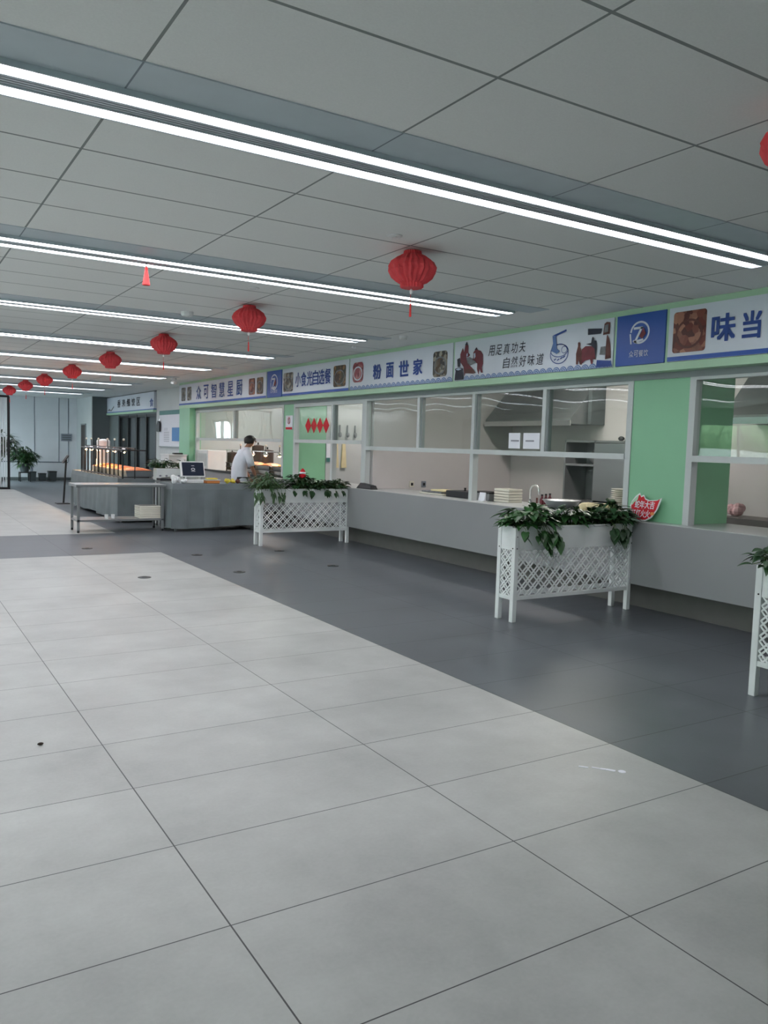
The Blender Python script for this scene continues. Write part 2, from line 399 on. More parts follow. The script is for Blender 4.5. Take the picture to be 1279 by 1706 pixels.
# ------------------------------------------------------------------ the setting
H = 3.03
XW = 6.65            # window plane of the food stalls
XS = 6.45            # face of the sign fascia
struct('floor', MB().box(-8, 9.9, -6, 32.2, -0.1, 0), M['floor'])
struct('ceiling', MB().box(-8, 9.9, -6, 28.4, H, H+0.1).box(2.2, 9.9, 28.4, 32.2, H, H+0.1), M['ceiling'])
struct('wall_back', MB().box(2.2, 6.25, 32.0, 32.2, 0, H), M['wall_grey'])
mb = MB()
for x in (3.9, 4.78, 5.62, 5.95): mb.box(x, x+0.02, 31.985, 32.0, 0.68, H)
mb.box(2.2, 5.95, 31.98, 32.0, 0.64, 0.68)
struct('trim_1', mb, M['joint'])
struct('baseboard_back', MB().box(2.2, 6.25, 31.97, 32.0, 0, 0.1), M['wall_dark'])
struct('wall_front', MB().box(-8, 9.9, -6.2, -6, 0, H), M['wall'])
# hall's left wall: a long row of windows
mb = MB().box(-8.2, -8, -6, 28.4, 0, 0.95).box(-8.2, -8, -6, 28.4, 2.45, H).box(-8.2, -8, 18.2, 28.4, 0.95, 2.45)
ys = [-6, -2.85, 0.35, 3.55, 6.75, 9.95, 13.15, 16.35, 18.5]
for a in ys[:-1]: mb.box(-8.2, -8, a-0.16, a+0.16, 0.95, 2.45)
struct('wall_left', mb, M['wall_hall'])
for i in range(1, len(ys)-1):
    a, b = ys[i]+0.16, ys[i+1]-(0.16 if i < len(ys)-2 else 0.3)
    f = MB()
    for y in (a, (a+b)/2-0.03, b-0.06): f.box(-8.13, -8.07, y, y+0.06, 0.95, 2.45)
    f.box(-8.13, -8.07, a, b, 0.95, 1.0).box(-8.13, -8.07, a, b, 2.4, 2.45).box(-8.13, -8.07, a, b, 1.42, 1.47)
    wfr = struct('window_%d' % (i+5), f, M['frame_grey'])
    MB().box(-8.105, -8.095, a+0.03, b-0.03, 1.0, 2.4).build('pane', M['glass'], wfr)
# glazed lobby end: daylight falls on the end wall from the left, behind the barred screen
struct('wall_lobby', MB().box(-8, 2.2, 28.2, 28.4, 0, H).box(2.0, 2.2, 28.4, 32.2, 2.45, H).box(2.0, 2.2, 31.1, 32.2, 0, 2.45), M['wall'])
f = MB()
for y in (28.4, 29.7, 31.03): f.box(2.06, 2.14, y, y+0.07, 0, 2.45)
f.box(2.06, 2.14, 28.4, 31.1, 0, 0.08).box(2.06, 2.14, 28.4, 31.1, 2.38, 2.45)
wfr = struct('window_5', f, M['frame_grey'])
MB().box(2.095, 2.105, 28.47, 31.03, 0.08, 2.38).build('pane', M['glass'], wfr)
struct('trim_2', MB().box(-30, -8.25, -20, 45, -0.2, -0.05), M['ground'])      # paving outside the windows
tag(MB().box(-11.6, -11.4, -10, 40, -0.05, 1.75).build('garden_wall', M['outwall']), 'low white garden wall outside the hall windows', 'wall', None, 'structure')
mb = MB()
for k in range(90): mb.ball((-12.6+rnd.uniform(-0.5, 0.5), -10+k*0.56, 1.9+rnd.uniform(0, 0.7)), rnd.uniform(0.6, 0.9), 0, 8)
tag(mb.build('hedge', M['hedge']), 'green hedge growing behind the white garden wall outside', 'hedge')

# food stall block on the right
struct('wall_kitchen', MB().box(9.6, 9.9, -6, 20.4, 0, H), M['kitchen_wall'])
struct('wall_partition', MB().box(6.72, 7.32, 11.2, 11.3, 0.906, H).box(7.32, 9.6, 11.2, 11.3, 0, H), M['kitchen_wall'])
struct('wall_stall', MB().box(7.31, 9.6, 13.95, 14.1, 0, H), M['wall'])
struct('wall_end', MB().box(6.76, 9.9, 20.35, 20.5, 0, H), M['wall'])
for nm, xa, xb, y0, y1, z0, z1 in (('right', 6.62, 7.3, 5.15, 5.84, 0.906, H), ('middle', 6.62, 7.3, 13.95, 14.40, 0.906, H), ('far', 6.46, 6.75, 19.55, 20.35, 0, 2.39)):
    struct('wall_pillar_'+nm, MB().box(xa, xb, y0, y1, z0, z1), M['green'])
# signage box over the stalls: pale green metal, full length
mb = MB().box(XS, 6.9, -2, 20.35, 2.39, 2.465).box(XS, 6.9, -2, 20.35, 2.975, H).box(XS+0.02, 6.9, -2, 20.35, 2.465, 2.975)
for y in (20.33, 14.84, 14.125, 11.54, 8.735, 5.965, 5.315, 2.55): mb.box(XS, XS+0.02, y-0.018, y+0.018, 2.465, 2.975)
struct('trim_3', mb, M['trim_green'])
struct('trim_4', MB().box(6.60, 6.72, -2, 20.35, 2.33, 2.39), M['frame_grey'])
# corridor beyond the stalls
struct('wall_corridor', MB().box(6.86, 7.1, 20.5, 23.75, 0, H), M['wall'])
struct('wall_shutter', MB().box(6.86, 7.1, 28.2, 29.5, 0, H).box(6.86, 7.1, 23.75, 28.2, 2.36, H), M['wall_dark'])
struct('wall_return', MB().box(6.28, 7.1, 29.5, 29.7, 0, H), M['wall_dark'])
struct('wall_column', MB().box(6.25, 6.28, 29.45, 32.0, 0, H), M['wall'])
d1 = struct('door_1', MB().box(6.225, 6.25, 30.35, 31.05, 0, 2.05), M['wood_dark'])
f = MB()
for y in (30.30, 31.05): f.box(6.22, 6.25, y, y+0.05, 0, 2.05)
f.box(6.22, 6.25, 30.3, 31.1, 2.05, 2.1); f.build('door_frame', M['frame_grey'], d1)
MB().tube([(6.215, 30.45, 1.0), (6.215, 30.45, 1.1)], 0.012).build('door_handle', M['chrome'], d1)
# folding dark glass doors under the far signboard
d2 = struct('door_2', MB().box(6.92, 6.98, 23.75, 28.2, 0, 2.36), M['dark_glass'])
for y in (23.82, 24.92, 26.0, 27.05, 28.12):
    MB().box(6.87, 7.0, y-0.07, y+0.07, 0, 2.36).build('stile', M['black'], d2)
MB().box(6.88, 6.99, 23.8, 28.2, 2.28, 2.36).build('door_head', M['black'], d2)

# stall windows --------------------------------------------------------------
def stall_window(n, y0, y1, ztop, zrail, mull_low, mull_up, zc, zjamb):
    """white frame; glazed upper lights over a rail, open serving hatch below"""
    f = MB()
    f.box(XW-0.04, XW+0.05, y0, y1, ztop-0.06, ztop)
    for y in (y0, y1-0.07): f.box(XW-0.04, XW+0.05, y, y+0.07, zc, ztop-0.06)
    win = struct('window_%d' % n, f, M['frame'])
    MB().box(XW-0.05, XW+0.05, y0+0.07, y1-0.07, zrail-0.03, zrail+0.03).build('rail', M['frame'], win)
    for y in mull_low: MB().box(XW-0.04, XW+0.05, y-0.035, y+0.035, zc, zrail-0.03).build('mullion', M['frame'], win)
    for y in mull_up:
        m_ = MB().box(XW-0.04, XW-0.01, y-0.03, y+0.03, zrail+0.03, ztop-0.06).build('mullion', M['frame'], win)
        MB().box(XW-0.01, XW+0.05, y-0.05, y+0.05, zrail+0.03, ztop-0.06).build('mullion_back', M['frame_grey'], m_)
    e = [y0+0.07]+sorted(mull_up)+[y1-0.07]
    for a, b in zip(e[:-1], e[1:]):
        MB().box(XW+0.01, XW+0.018, a, b, zrail+0.03, ztop-0.06).build('pane', M['glass'], win)
    return win
stall_window(1, 14.40, 19.55, 2.34, 1.64, [], [17.0], 0.95, 0)
stall_window(2, 11.32, 13.95, 2.33, 1.64, [12.42], [12.42], 0.905, 0)
stall_window(3, 5.84, 11.32, 2.36, 1.55, [8.5], [7.16, 8.5, 9.78], 0.905, 0)
stall_window(4, 0.0, 5.15, 2.36, 1.55, [], [2.6], 0.905, 0)

# serving counter: one continuous run
def counter(y0, y1, label, dark_edge=False):
    t = thing('serving_counter', label, 'counter', (6.7, (y0+y1)/2, 0))
    MB().box(6.46, 7.30, y0, y1, 0.86, 0.905).build('worktop', M['counter_top'], t, bevel=0.004)
    MB().box(6.44, 6.475, y0, y1, 0.27, 0.90).build('apron', M['apron'], t)
    MB().box(6.475, 7.2, y0, y1, 0.27, 0.86).build('carcass', M['apron'], t)
    MB().box(6.68, 7.15, y0, y1, 0.0, 0.27).build('plinth', M['plinth'], t)
    if dark_edge: MB().box(6.42, 6.46, y0, y1, 0.905, 0.95).build('edge_strip', M['black'], t)
    return t
cuts = counter(-1.0, 13.95, 'long grey serving counter running under the near stall windows')
counter(14.45, 19.45, 'grey serving counter with a dark edge under the farthest stall window', True)

# ------------------------------------------------------------------ ceiling lights
def ceiling_light(name='ceiling_light'):
    """double LED strip with an air slot between, built at its own origin; runs along X from -5 to 5.62"""
    t = thing(name, '', 'ceiling light', (0, 0, H), 0, 'double strip lights across the ceiling')
    x0, x1 = -5.0, 5.62
    MB().box(x0, x1+0.22, 0.0, 0.285, -0.006, 0.0).build('side_panel', M['fixture'], t, local=True)
    for k in range(-1, 4): MB().box(0.891+1.2*k-0.004, 0.891+1.2*k+0.004, 0.0, 0.28, -0.0065, -0.005).build('panel_joint', M['joint'], t, local=True)
    f = MB()
    for y in (0.285, 0.385, 0.495, 0.600): f.box(x0, x1+0.01, y-0.006, y+0.006, -0.030, 0)
    f.box(x1, x1+0.012, 0.285, 0.6, -0.03, 0).box(x0-0.012, x0, 0.285, 0.6, -0.03, 0)
    f.build('housing', M['fixture'], t, local=True)
    for y in (0.29, 0.50): MB().box(x0, x1-0.06 if y > 0.4 else x1, y+0.003, y+0.091, -0.024, -0.006).build('diffuser', M['strip'], t, local=True)
    v = MB().box(x0, x1, 0.391, 0.489, -0.004, 0)
    v.build('air_slot', M['vent'], t, local=True)
    g = MB()
    for y in (0.408, 0.432, 0.456, 0.480): g.bar((x0, y, -0.016), (x1, y, -0.022), 0.015, 0.010)
    g.build('vent_grille', M['vent_slat'], t, local=True)
    return t
nth = ['nearest', 'second', 'third', 'fourth', 'fifth', 'sixth', 'seventh', 'eighth', 'ninth']
proto = ceiling_light()
for k in range(9):
    loc = (0, BAND0+PITCH*k, H)
    lab = 'double white strip light across the ceiling, nearest the camera' if k == 0 else \
          ('double white strip light across the ceiling, farthest one near the end wall' if k == 8 else
           'double white strip light across the ceiling, %s one counting from the camera' % nth[k])
    if k == 0: proto.location = loc; proto['label'] = lab
    else: dup(proto, loc, lab)

# ------------------------------------------------------------------ red paper lanterns
def lantern():
    t = thing('paper_lantern', '', 'lantern', (0, 0, 0), 0, 'red paper lanterns in a row under the ceiling')
    prof = [(0.062, -0.012), (0.066, -0.035), (0.105, -0.055), (0.150, -0.090), (0.172, -0.130), (0.170, -0.160), (0.145, -0.205), (0.108, -0.238), (0.085, -0.248), (0.082, -0.275), (0.070, -0.282)]
    n = 48; vs = []; fs = []
    for i, (r, z) in enumerate(prof):
        for k in range(n):
            q = r*(1.0+(0.045 if k % 2 == 0 else -0.055)+0.03*math.sin(k*1.7+i*0.9))
            a = 2*PI*(k+0.25*(i % 2))/n
            vs.append((q*math.cos(a), q*math.sin(a), z))
    for i in range(len(prof)-1): fs += [(i*n+k, i*n+(k+1) % n, (i+1)*n+(k+1) % n, (i+1)*n+k) for k in range(n)]
    fs += [tuple(range(n)), tuple(range((len(prof)-1)*n, len(prof)*n))]
    MB().add(vs, fs).build('paper_globe', M['red'], t, local=True)
    MB().tube([(0, 0, 0), (0, 0, -0.02)], 0.004, 6).build('hanging_hook', M['chrome'], t, local=True)
    c = MB().tube([(0, 0, -0.282), (-0.006, 0.004, -0.34), (-0.008, 0, -0.46)], 0.0016, 5).build('cord', M['tassel'], t, local=True)
    MB().lathe([(0.003, 0.02), (0.012, 0.010), (0.012, -0.010), (0.003, -0.02)], (-0.002, 0.002, -0.305), 8).build('bead', M['white'], c, local=True)
    tb = MB().lathe([(0.003, 0.0), (0.008, -0.012), (0.006, -0.02), (0.009, -0.10), (0.004, -0.10)], (-0.008, 0, -0.39), 8)
    tb.build('tassel', M['tassel'], t, local=True)
    return t
lan = lantern()
ly = [2.08, 5.13, 8.20, 11.17, 14.10, 17.15, 20.20, 22.9, 25.8]
words = ['red paper lantern half cut off by the right edge of the photo', 'red paper lantern, largest one fully in view', 'red paper lantern, second largest in view, before the third strip light']
for k, y in enumerate(ly):
    loc = (3.37-0.0085*(y-5) if k else 3.32, y, H)
    lab = words[k] if k < 3 else ('red paper lantern farthest back, in front of the barred screen' if k == len(ly)-1 else
          'red paper lantern, %s one back counting from the largest' % ['', '', '', 'third', 'fourth', 'fifth', 'sixth', 'seventh'][k])
    if k == 0: lan.location = loc; lan['label'] = lab
    else: dup(lan, loc, lab, 0.4*k)
t = thing('tassel_ornament', 'single red tassel hanging alone from the second strip light', 'tassel', (1.87, 6.8, 2.99))
MB().tube([(1.87, 6.8, 3.02), (1.87, 6.8, 2.97)], 0.004, 6).build('cord', M['black'], t)
MB().lathe([(0.006, 0.0), (0.014, -0.02), (0.012, -0.03), (0.032, -0.15), (0.002, -0.15)], (1.87, 6.8, 2.98), 12).build('fringe', M['tassel'], t)

# small ceiling fittings
def ceil_fit(x, y, r, h, name, label, cat):
    t = thing(name, label, cat, (x, y, H))
    MB().lathe([(r, 0), (r, -h*0.5), (r*0.8, -h)], (x, y, H), 16).build('cover', M['white_plastic'], t)
    MB().lathe([(r*0.35, 0), (r*0.35, -0.004)], (x, y, H-h), 10).build('sensor_cap', M['white_plastic'], t)
ceil_fit(3.05, 4.88, 0.055, 0.010, 'smoke_detector', 'flat round ceiling detector just before the largest lantern', 'smoke detector')
ceil_fit(3.02, 7.31, 0.055, 0.010, 'smoke_detector', 'flat round ceiling detector above the second largest lantern', 'smoke detector')
ceil_fit(2.98, 9.15, 0.07, 0.05, 'smoke_detector', 'domed ceiling detector beside the third strip light', 'smoke detector')
ceil_fit(5.84, 9.05, 0.055, 0.05, 'smoke_detector', 'white domed ceiling detector above the noodle stall sign', 'smoke detector')
ceil_fit(5.92, 10.5, 0.04, 0.03, 'smoke_detector', 'small white ceiling fitting close to the sign fascia', 'smoke detector')
t = thing('security_camera', 'small white security camera on the ceiling beside the farthest stall sign', 'security camera', (5.85, 18.9, H))
MB().lathe([(0.07, 0), (0.07, -0.03), (0.03, -0.05)], (5.85, 18.9, H), 12).build('mount', M['white_plastic'], t)
MB().tube([(5.85, 19.0, H-0.09), (5.85, 18.78, H-0.11)], 0.04, 10).build('camera_body', M['white_plastic'], t)

# ------------------------------------------------------------------ sign boards on the fascia
XB = 6.447
PW = wallP(XB-0.012); PW2 = wallP(XB-0.016); PW3 = wallP(XB-0.020); PW4 = wallP(XB-0.024)
def board(label, y_hi, y_lo, face='sign_white', z0=2.468, z1=2.972):
    t = thing('sign_board', label, 'sign', (XB, (y_hi+y_lo)/2, z0), 0, 'sign boards along the stall fascia')
    MB().box(XB-0.010, XB+0.02, y_lo+0.02, y_hi-0.02, z0, z1).build('panel', M[face], t)
    return t
def photo(t, y_hi, y_lo, z0, z1, m, dish=True, r=0.04, dm=None):
    b = MB(); poly(b, PW, rrect(-y_hi, -y_lo, z0, z1, r))
    p = b.build('food_photo', M[m], t)
    if dish:
        b = MB(); cx, cz, a, c = -(y_hi+y_lo)/2, (z0+z1)/2-0.02, (y_hi-y_lo)*0.42, (z1-z0)*0.36
        ring(b, PW2, cx, cz, a, c, 0.022); b.build('dish_rim', M[dm or 'pgrey'], p)
def stripe(t, y_hi, y_lo):
    b = MB(); poly(b, PW, [(-y_hi+0.02, 2.470), (-y_lo-0.02, 2.470), (-y_lo-0.02, 2.512), (-y_hi+0.02, 2.512)]); b.build('blue_stripe', M['blue'], t)
def text(t, s, y_hi, y_lo, z0, z1, m='ink', bold=0.03, gap=0.12, slant=0.0, name='lettering', pl=PW2):
    if gap < 0.2:
        b = MB(); put_text(b, s, pl, -y_hi, -y_lo, z0, z1, bold, gap, slant); b.build(name, M[m], t); return
    cw = (y_hi-y_lo)/len(s)                                          # widely spaced characters: each one a part
    for i, ch in enumerate(s):
        b = MB(); put_text(b, ch, pl, -y_hi+cw*i, -y_hi+cw*(i+1), z0, z1, bold, gap, slant); b.build(name, M[m], t)
def waves(t, y_hi, y_lo, n, skip=0):
    b = MB(); w_ = (y_hi-y_lo-0.04)/n
    for k in range(skip, n):
        c = -y_hi+0.02+w_*(k+0.5); r = w_*0.52
        for q, (s, mi) in enumerate(((1, 0), (0.78, 1), (0.62, 0), (0.4, 1), (0.26, 0))):
            P = wallP(XB-0.012-0.0015*q)
            poly(b, P, ell(c, 2.470, r*s, min(r*s*0.9, 0.075*s), 12, 0, PI), mi)
    b.build('wave_border', [M['wave'], M['wave2']], t)
def logo(t, yc, zc, s, with_text):
    b = MB(); ring(b, PW, -yc, zc, 0.125*s, 0.115*s, 0.02*s, -0.75*PI, 0.98*PI, 30)
    stroke(b, PW, [(-yc-0.122*s, zc-0.01), (-yc-0.108*s, zc-0.105*s)], 0.018*s)
    stroke(b, PW2, [(-yc-0.07*s, zc+0.045*s), (-yc+0.03*s, zc+0.045*s)], 0.024*s)
    stroke(b, PW2, [(-yc+0.025*s, zc+0.045*s), (-yc-0.055*s, zc-0.095*s)], 0.026*s)
    stroke(b, PW2, [(-yc-0.055*s, zc-0.09*s), (-yc+0.045*s, zc-0.075*s)], 0.022*s)
    e = b.build('emblem', M['sign_white'], t)
    b = MB(); poly(b, PW3, [(-yc+0.0*s, zc-0.04*s), (-yc+0.055*s, zc+0.045*s), (-yc+0.085*s, zc-0.02*s), (-yc+0.04*s, zc-0.068*s)])
    b.build('emblem_accent', M['maroon'], e)
    text(t, '众可餐饮', yc+0.125*s, yc-0.125*s, 2.545, 2.61, 'sign_white', 0.008, 0.08)
# far end stall
t = board('white stall sign with six blue characters, farthest along the fascia, beside the green end pillar', 20.33, 14.84)
for a in ((20.13, 19.81), (19.68, 19.36)): photo(t, a[0], a[1], 2.57, 2.90, 'food_photo3')
for a in ((15.745, 15.417, 'food_photo2'), (15.334, 15.004, 'food_photo')): photo(t, a[0], a[1], 2.555, 2.885, a[2])
text(t, '众可智慧星厨', 19.08, 16.0, 2.575, 2.89, bold=0.02, gap=0.36); stripe(t, 20.33, 14.84)
t = board('small blue square sign with a white round emblem, between two farther white signs', 14.84, 14.125, 'blue'); logo(t, 14.483, 2.755, 1.3, True)
t = board('white stall sign with a dish photo at each end, beside the small blue sign', 14.125, 11.54)
photo(t, 14.06, 13.64, 2.546, 2.893, 'food_photo3'); photo(t, 12.08, 11.655, 2.543, 2.891, 'food_photo')
text(t, '小食光自选餐', 13.54, 12.16, 2.615, 2.865, bold=0.025, gap=0.08); stripe(t, 14.125, 11.54)
t = board('white noodle stall sign with four large blue characters and a wave border', 11.54, 8.735)
photo(t, 11.43, 11.09, 2.583, 2.896, 'photo_red', True, 0.08, 'sign_white'); photo(t, 9.205, 8.875, 2.543, 2.885, 'food_photo3', True, 0.05)
for ch, a, b in (('粉', 10.785, 10.555), ('面', 10.405, 10.21), ('世', 10.055, 9.805), ('家', 9.68, 9.46)):
    text(t, ch, a, b, 2.604, 2.82, bold=0.045, gap=0.0)
waves(t, 11.54, 8.735, 22)
# illustrated panel
t = board('white illustrated sign with diners, noodle bowl and handwritten slogan', 8.735, 5.965)
waves(t, 8.735, 5.965, 25, 2)
text(t, '用足真功夫', 8.02, 7.31, 2.735, 2.86, 'black_ink', 0.0, 0.22, 0.15)
text(t, '自然好味道', 7.735, 7.0, 2.565, 2.695, 'black_ink', 0.0, 0.22, 0.12)
def fig(pts, name, m, P=PW2):
    b = MB(); poly(b, P, [(-y, z) for y, z in pts]); return b.build(name, M[m], t)
fig([(8.581, 2.706), (8.588, 2.806), (8.54, 2.883), (8.506, 2.826), (8.489, 2.906), (8.455, 2.956), (8.422, 2.9), (8.421, 2.819), (8.378, 2.78), (8.417, 2.756), (8.457, 2.76), (8.415, 2.676), (8.308, 2.597), (8.304, 2.544), (8.467, 2.554), (8.487, 2.519), (8.509, 2.637)], 'painted_diner', 'maroon')
fig([(8.489, 2.915), (8.455, 2.956), (8.427, 2.909)], 'painted_hair', 'black_ink', PW3)
fig([(8.314, 2.81), (8.28, 2.834), (8.253, 2.867), (8.222, 2.829), (8.165, 2.816), (8.119, 2.768), (8.109, 2.654), (8.13, 2.603), (8.105, 2.54), (8.147, 2.543), (8.171, 2.588), (8.195, 2.519), (8.228, 2.592), (8.226, 2.662), (8.315, 2.704)], 'painted_diner', 'maroon')
fig([(8.285, 2.836), (8.253, 2.867), (8.225, 2.836)], 'painted_hair', 'black_ink', PW3)
fig([(8.30, 2.79), (8.27, 2.80), (8.262, 2.75), (8.29, 2.72)], 'painted_face', 'wave2', PW3)
fig([(8.45, 2.80), (8.425, 2.81), (8.425, 2.77), (8.45, 2.765)], 'painted_face', 'wave2', PW3)
fig([(8.477, 2.608), (8.301, 2.597), (8.247, 2.549), (8.29, 2.538), (8.474, 2.554)], 'painted_table', 'brown', PW3)
fig([(8.449, 2.75), (8.376, 2.753), (8.241, 2.681), (8.355, 2.645), (8.415, 2.676)], 'painted_bowls', 'pgrey', PW4)
fig([(8.652, 2.747), (8.592, 2.761), (8.575, 2.706), (8.577, 2.642), (8.638, 2.646)], 'painted_sitter', 'black_ink')
fig([(8.689, 2.475), (8.673, 2.594), (8.69, 2.622), (8.607, 2.639), (8.516, 2.62), (8.513, 2.574), (8.491, 2.475)], 'painted_pot', 'black_ink', PW3)
fig([(8.672, 2.612), (8.607, 2.632), (8.535, 2.612), (8.605, 2.598)], 'painted_pot_rim', 'wave2', PW4)
b = MB(); ring(b, PW2, -6.766, 2.665, 0.143, 0.112, 0.009); ring(b, PW2, -6.766, 2.70, 0.138, 0.072, 0.008)
ring(b, PW2, -6.69, 2.705, 0.045, 0.04, 0.006)
for a, c in ((6.84, 2.60), (6.79, 2.595), (6.74, 2.61), (6.70, 2.62)): stroke(b, PW2, [(-a, c), (-a+0.025, c+0.012)], 0.012)
b.build('painted_bowl', M['ink'], t)
fig([(6.876, 2.875), (6.664, 2.924), (6.66, 2.903), (6.823, 2.862)], 'painted_chopsticks', 'ink', PW3)
fig([(6.881, 2.872), (6.823, 2.862), (6.80, 2.722), (6.75, 2.695), (6.8, 2.665), (6.897, 2.709), (6.865, 2.787)], 'painted_noodles', 'wave', PW3)
fig([(6.498, 2.528), (6.505, 2.641), (6.481, 2.723), (6.484, 2.759), (6.465, 2.768), (6.444, 2.748), (6.447, 2.713), (6.419, 2.662), (6.409, 2.521), (6.439, 2.523), (6.462, 2.574), (6.473, 2.526)], 'painted_customer', 'brown')
fig([(6.42, 2.683), (6.365, 2.713), (6.237, 2.705), (6.217, 2.618), (6.213, 2.563), (6.251, 2.565), (6.252, 2.517), (6.276, 2.519), (6.289, 2.568), (6.364, 2.56), (6.41, 2.528)], 'painted_stall', 'maroon', PW3)
fig([(6.357, 2.733), (6.282, 2.74), (6.275, 2.788), (6.263, 2.804), (6.245, 2.785), (6.246, 2.764), (6.213, 2.754), (6.202, 2.671), (6.214, 2.576), (6.23, 2.674), (6.28, 2.712)], 'painted_vendor', 'black_ink', PW4)
fig([(6.344, 2.895), (6.143, 2.877), (6.158, 2.824), (6.34, 2.829)], 'painted_awning', 'black_ink')
fig([(6.114, 2.921), (6.084, 2.938), (6.034, 2.929), (6.035, 2.811), (6.129, 2.807)], 'painted_banner', 'brown')
fig([(6.105, 2.905), (6.055, 2.912), (6.055, 2.835), (6.11, 2.828)], 'painted_banner_face', 'pgrey', PW3)
fig([(6.074, 2.802), (6.061, 2.801), (6.036, 2.758), (6.018, 2.696), (6.004, 2.56), (6.084, 2.553), (6.08, 2.62), (6.079, 2.735)], 'painted_post', 'brown')
fig([(6.2, 2.478), (6.194, 2.554), (5.998, 2.533), (5.995, 2.478)], 'painted_plinth', 'ink', PW3)
fig([(6.148, 2.687), (6.085, 2.688), (6.079, 2.6), (6.161, 2.606)], 'painted_sack', 'pgrey', PW3)
t = board('larger blue square sign with white round emblem, beside the noodle bowl illustration', 5.965, 5.315, 'blue'); logo(t, 5.645, 2.785, 0.98, True)
t = board('white stall sign with a stew photo and large blue characters, nearest at the right edge', 5.315, 2.55)
photo(t, 5.241, 4.876, 2.544, 2.926, 'food_photo2', True, 0.03, 'brown')
text(t, '味', 4.81, 4.578, 2.614, 2.85, bold=0.045, gap=0); text(t, '当', 4.497, 4.33, 2.611, 2.84, bold=0.045, gap=0)
stripe(t, 5.315, 2.55)
# far shutter sign
t = thing('sign_board', 'white signboard above the dark folding doors in the far corridor', 'sign', (6.8, 26.7, 2.47))
MB().box(6.78, 6.86, 23.75, 29.5, 2.50, 2.99).build('panel', M['sign_white'], t)
MB().box(6.77, 6.86, 23.75, 29.5, 2.47, 2.50).build('blue_stripe', M['blue'], t)
MB().box(6.76, 6.86, 23.75, 29.5, 2.40, 2.47).build('sill', M['trim_green'], t)
for i, ch in enumerate('香米细饺区'):
    b = MB(); put_text(b, ch, wallP(6.772), -28.1+0.6*i, -27.5+0.6*i, 2.63, 2.88, 0.02, 0.35); b.build('lettering', M['black_ink'], t)
b = MB(); put_text(b, '食', wallP(6.772), -24.15, -23.8, 2.56, 2.8, 0.03, 0); b.build('lettering', M['ink'], t)
b = MB(); poly(b, wallP(6.772), [(-29.4, 2.55), (-29.1, 2.62), (-28.9, 2.56), (-28.5, 2.7), (-28.45, 2.66), (-28.8, 2.53)]); b.build('drawing', M['pgrey'], t)
# wall notices beyond the last pillar
XP = 6.855
t = thing('wall_poster', 'white wall poster with a teal heading on the corridor wall', 'poster', (XP, 22.6, 1.42))
MB().box(XP-0.012, XP, 21.2, 23.4, 1.42, 2.40).build('panel', M['paper'], t)
b = MB(); poly(b, wallP(XP-0.016), [(-23.4, 2.30), (-21.2, 2.30), (-21.2, 2.42), (-23.4, 2.42)]); b.build('heading', M['teal'], t)
b = MB(); poly(b, wallP(XP-0.016), [(-22.2, 1.57), (-21.2, 1.57), (-21.2, 1.94), (-22.2, 1.94)]); b.build('blue_box', M['poster_blue'], t)
b = MB()
for k in range(6): stroke(b, wallP(XP-0.016), [(-22.95, 1.56+0.05*k), (-22.45, 1.56+0.05*k)], 0.012)
for k in range(3): stroke(b, wallP(XP-0.016), [(-22.9+0.12*k, 1.86), (-22.86+0.12*k, 1.93)], 0.02)
b.build('small_print', M['print'], t)
MB().box(XP-0.04, XP, 21.2, 23.35, 1.39, 1.42).build('ledge', M['frame_grey'], t)
t = thing('hanging_apron', 'dark apron hanging on the corridor wall beside the poster', 'apron', (XP-0.03, 23.42, 1.86))
b = MB(); poly(b, wallP(XP-0.045), [(-23.55, 1.84), (-23.35, 1.82), (-23.2, 1.83), (-23.18, 2.06), (-23.26, 2.12), (-23.38, 2.14), (-23.46, 2.05)])
o = b.build('fabric', M['black_plastic'], t); sm = o.modifiers.new('thick', 'SOLIDIFY'); sm.thickness = 0.03
MB().tube([(XP-0.05, 23.32, 2.13), (XP-0.02, 23.32, 2.2), (XP-0.002, 23.32, 2.2)], 0.008, 6).build('hook', M['chrome'], t)
t = thing('wall_notice', 'grey notice plate with three lines of print on the far end wall', 'notice', (5.95, 31.97, 1.5))
MB().box(5.70, 6.08, 31.955, 31.975, 1.45, 1.72).build('plate', M['notice_grey'], t)
b = MB()
for k in range(3): stroke(b, frontP(31.95), [(5.74, 1.51+0.075*k), (6.04, 1.51+0.075*k)], 0.03)
b.build('small_print', M['wall_dark'], t)

# notices on the stalls
XN = XW-0.032
t = thing('no_smoking_sign', 'white no smoking notice with red strip on green pillar', 'notice', (XN, 14.14, 1.84))
MB().box(6.608, 6.618, 13.99, 14.30, 1.85, 2.12).build('plate', M['paper'], t)
b = MB(); ring(b, wallP(6.604), -14.145, 2.02, 0.062, 0.066, 0.012); stroke(b, wallP(6.604), [(-14.19, 2.065), (-14.10, 1.975)], 0.012); b.build('prohibition_ring', M['red2'], t)
b = MB(); stroke(b, wallP(6.606), [(-14.15, 1.965), (-14.14, 2.075)], 0.022); b.build('cigarette', M['black_ink'], t)
b = MB(); poly(b, wallP(6.605), [(-14.29, 1.855), (-14.0, 1.855), (-14.0, 1.90), (-14.29, 1.90)]); b.build('red_strip', M['red2'], t)
for k in range(4):
    yc = 13.40-0.235*k
    b = MB(); a = [(-yc-0.11, 1.925), (-yc, 1.79), (-yc+0.11, 1.925), (-yc, 2.06)]
    P1, P2 = wallP(XW-0.002), wallP(XW-0.012)
    b.prism([P2(*p) for p in a], [P1(*p) for p in a])
    o = b.build('paper_cutting', M['red2'])
    tag(o, 'red diamond paper cutting on the stall glass, %s from the left of four' % ['first', 'second', 'third', 'fourth'][k], 'paper cutting', 'red diamond paper cuttings on the glass')
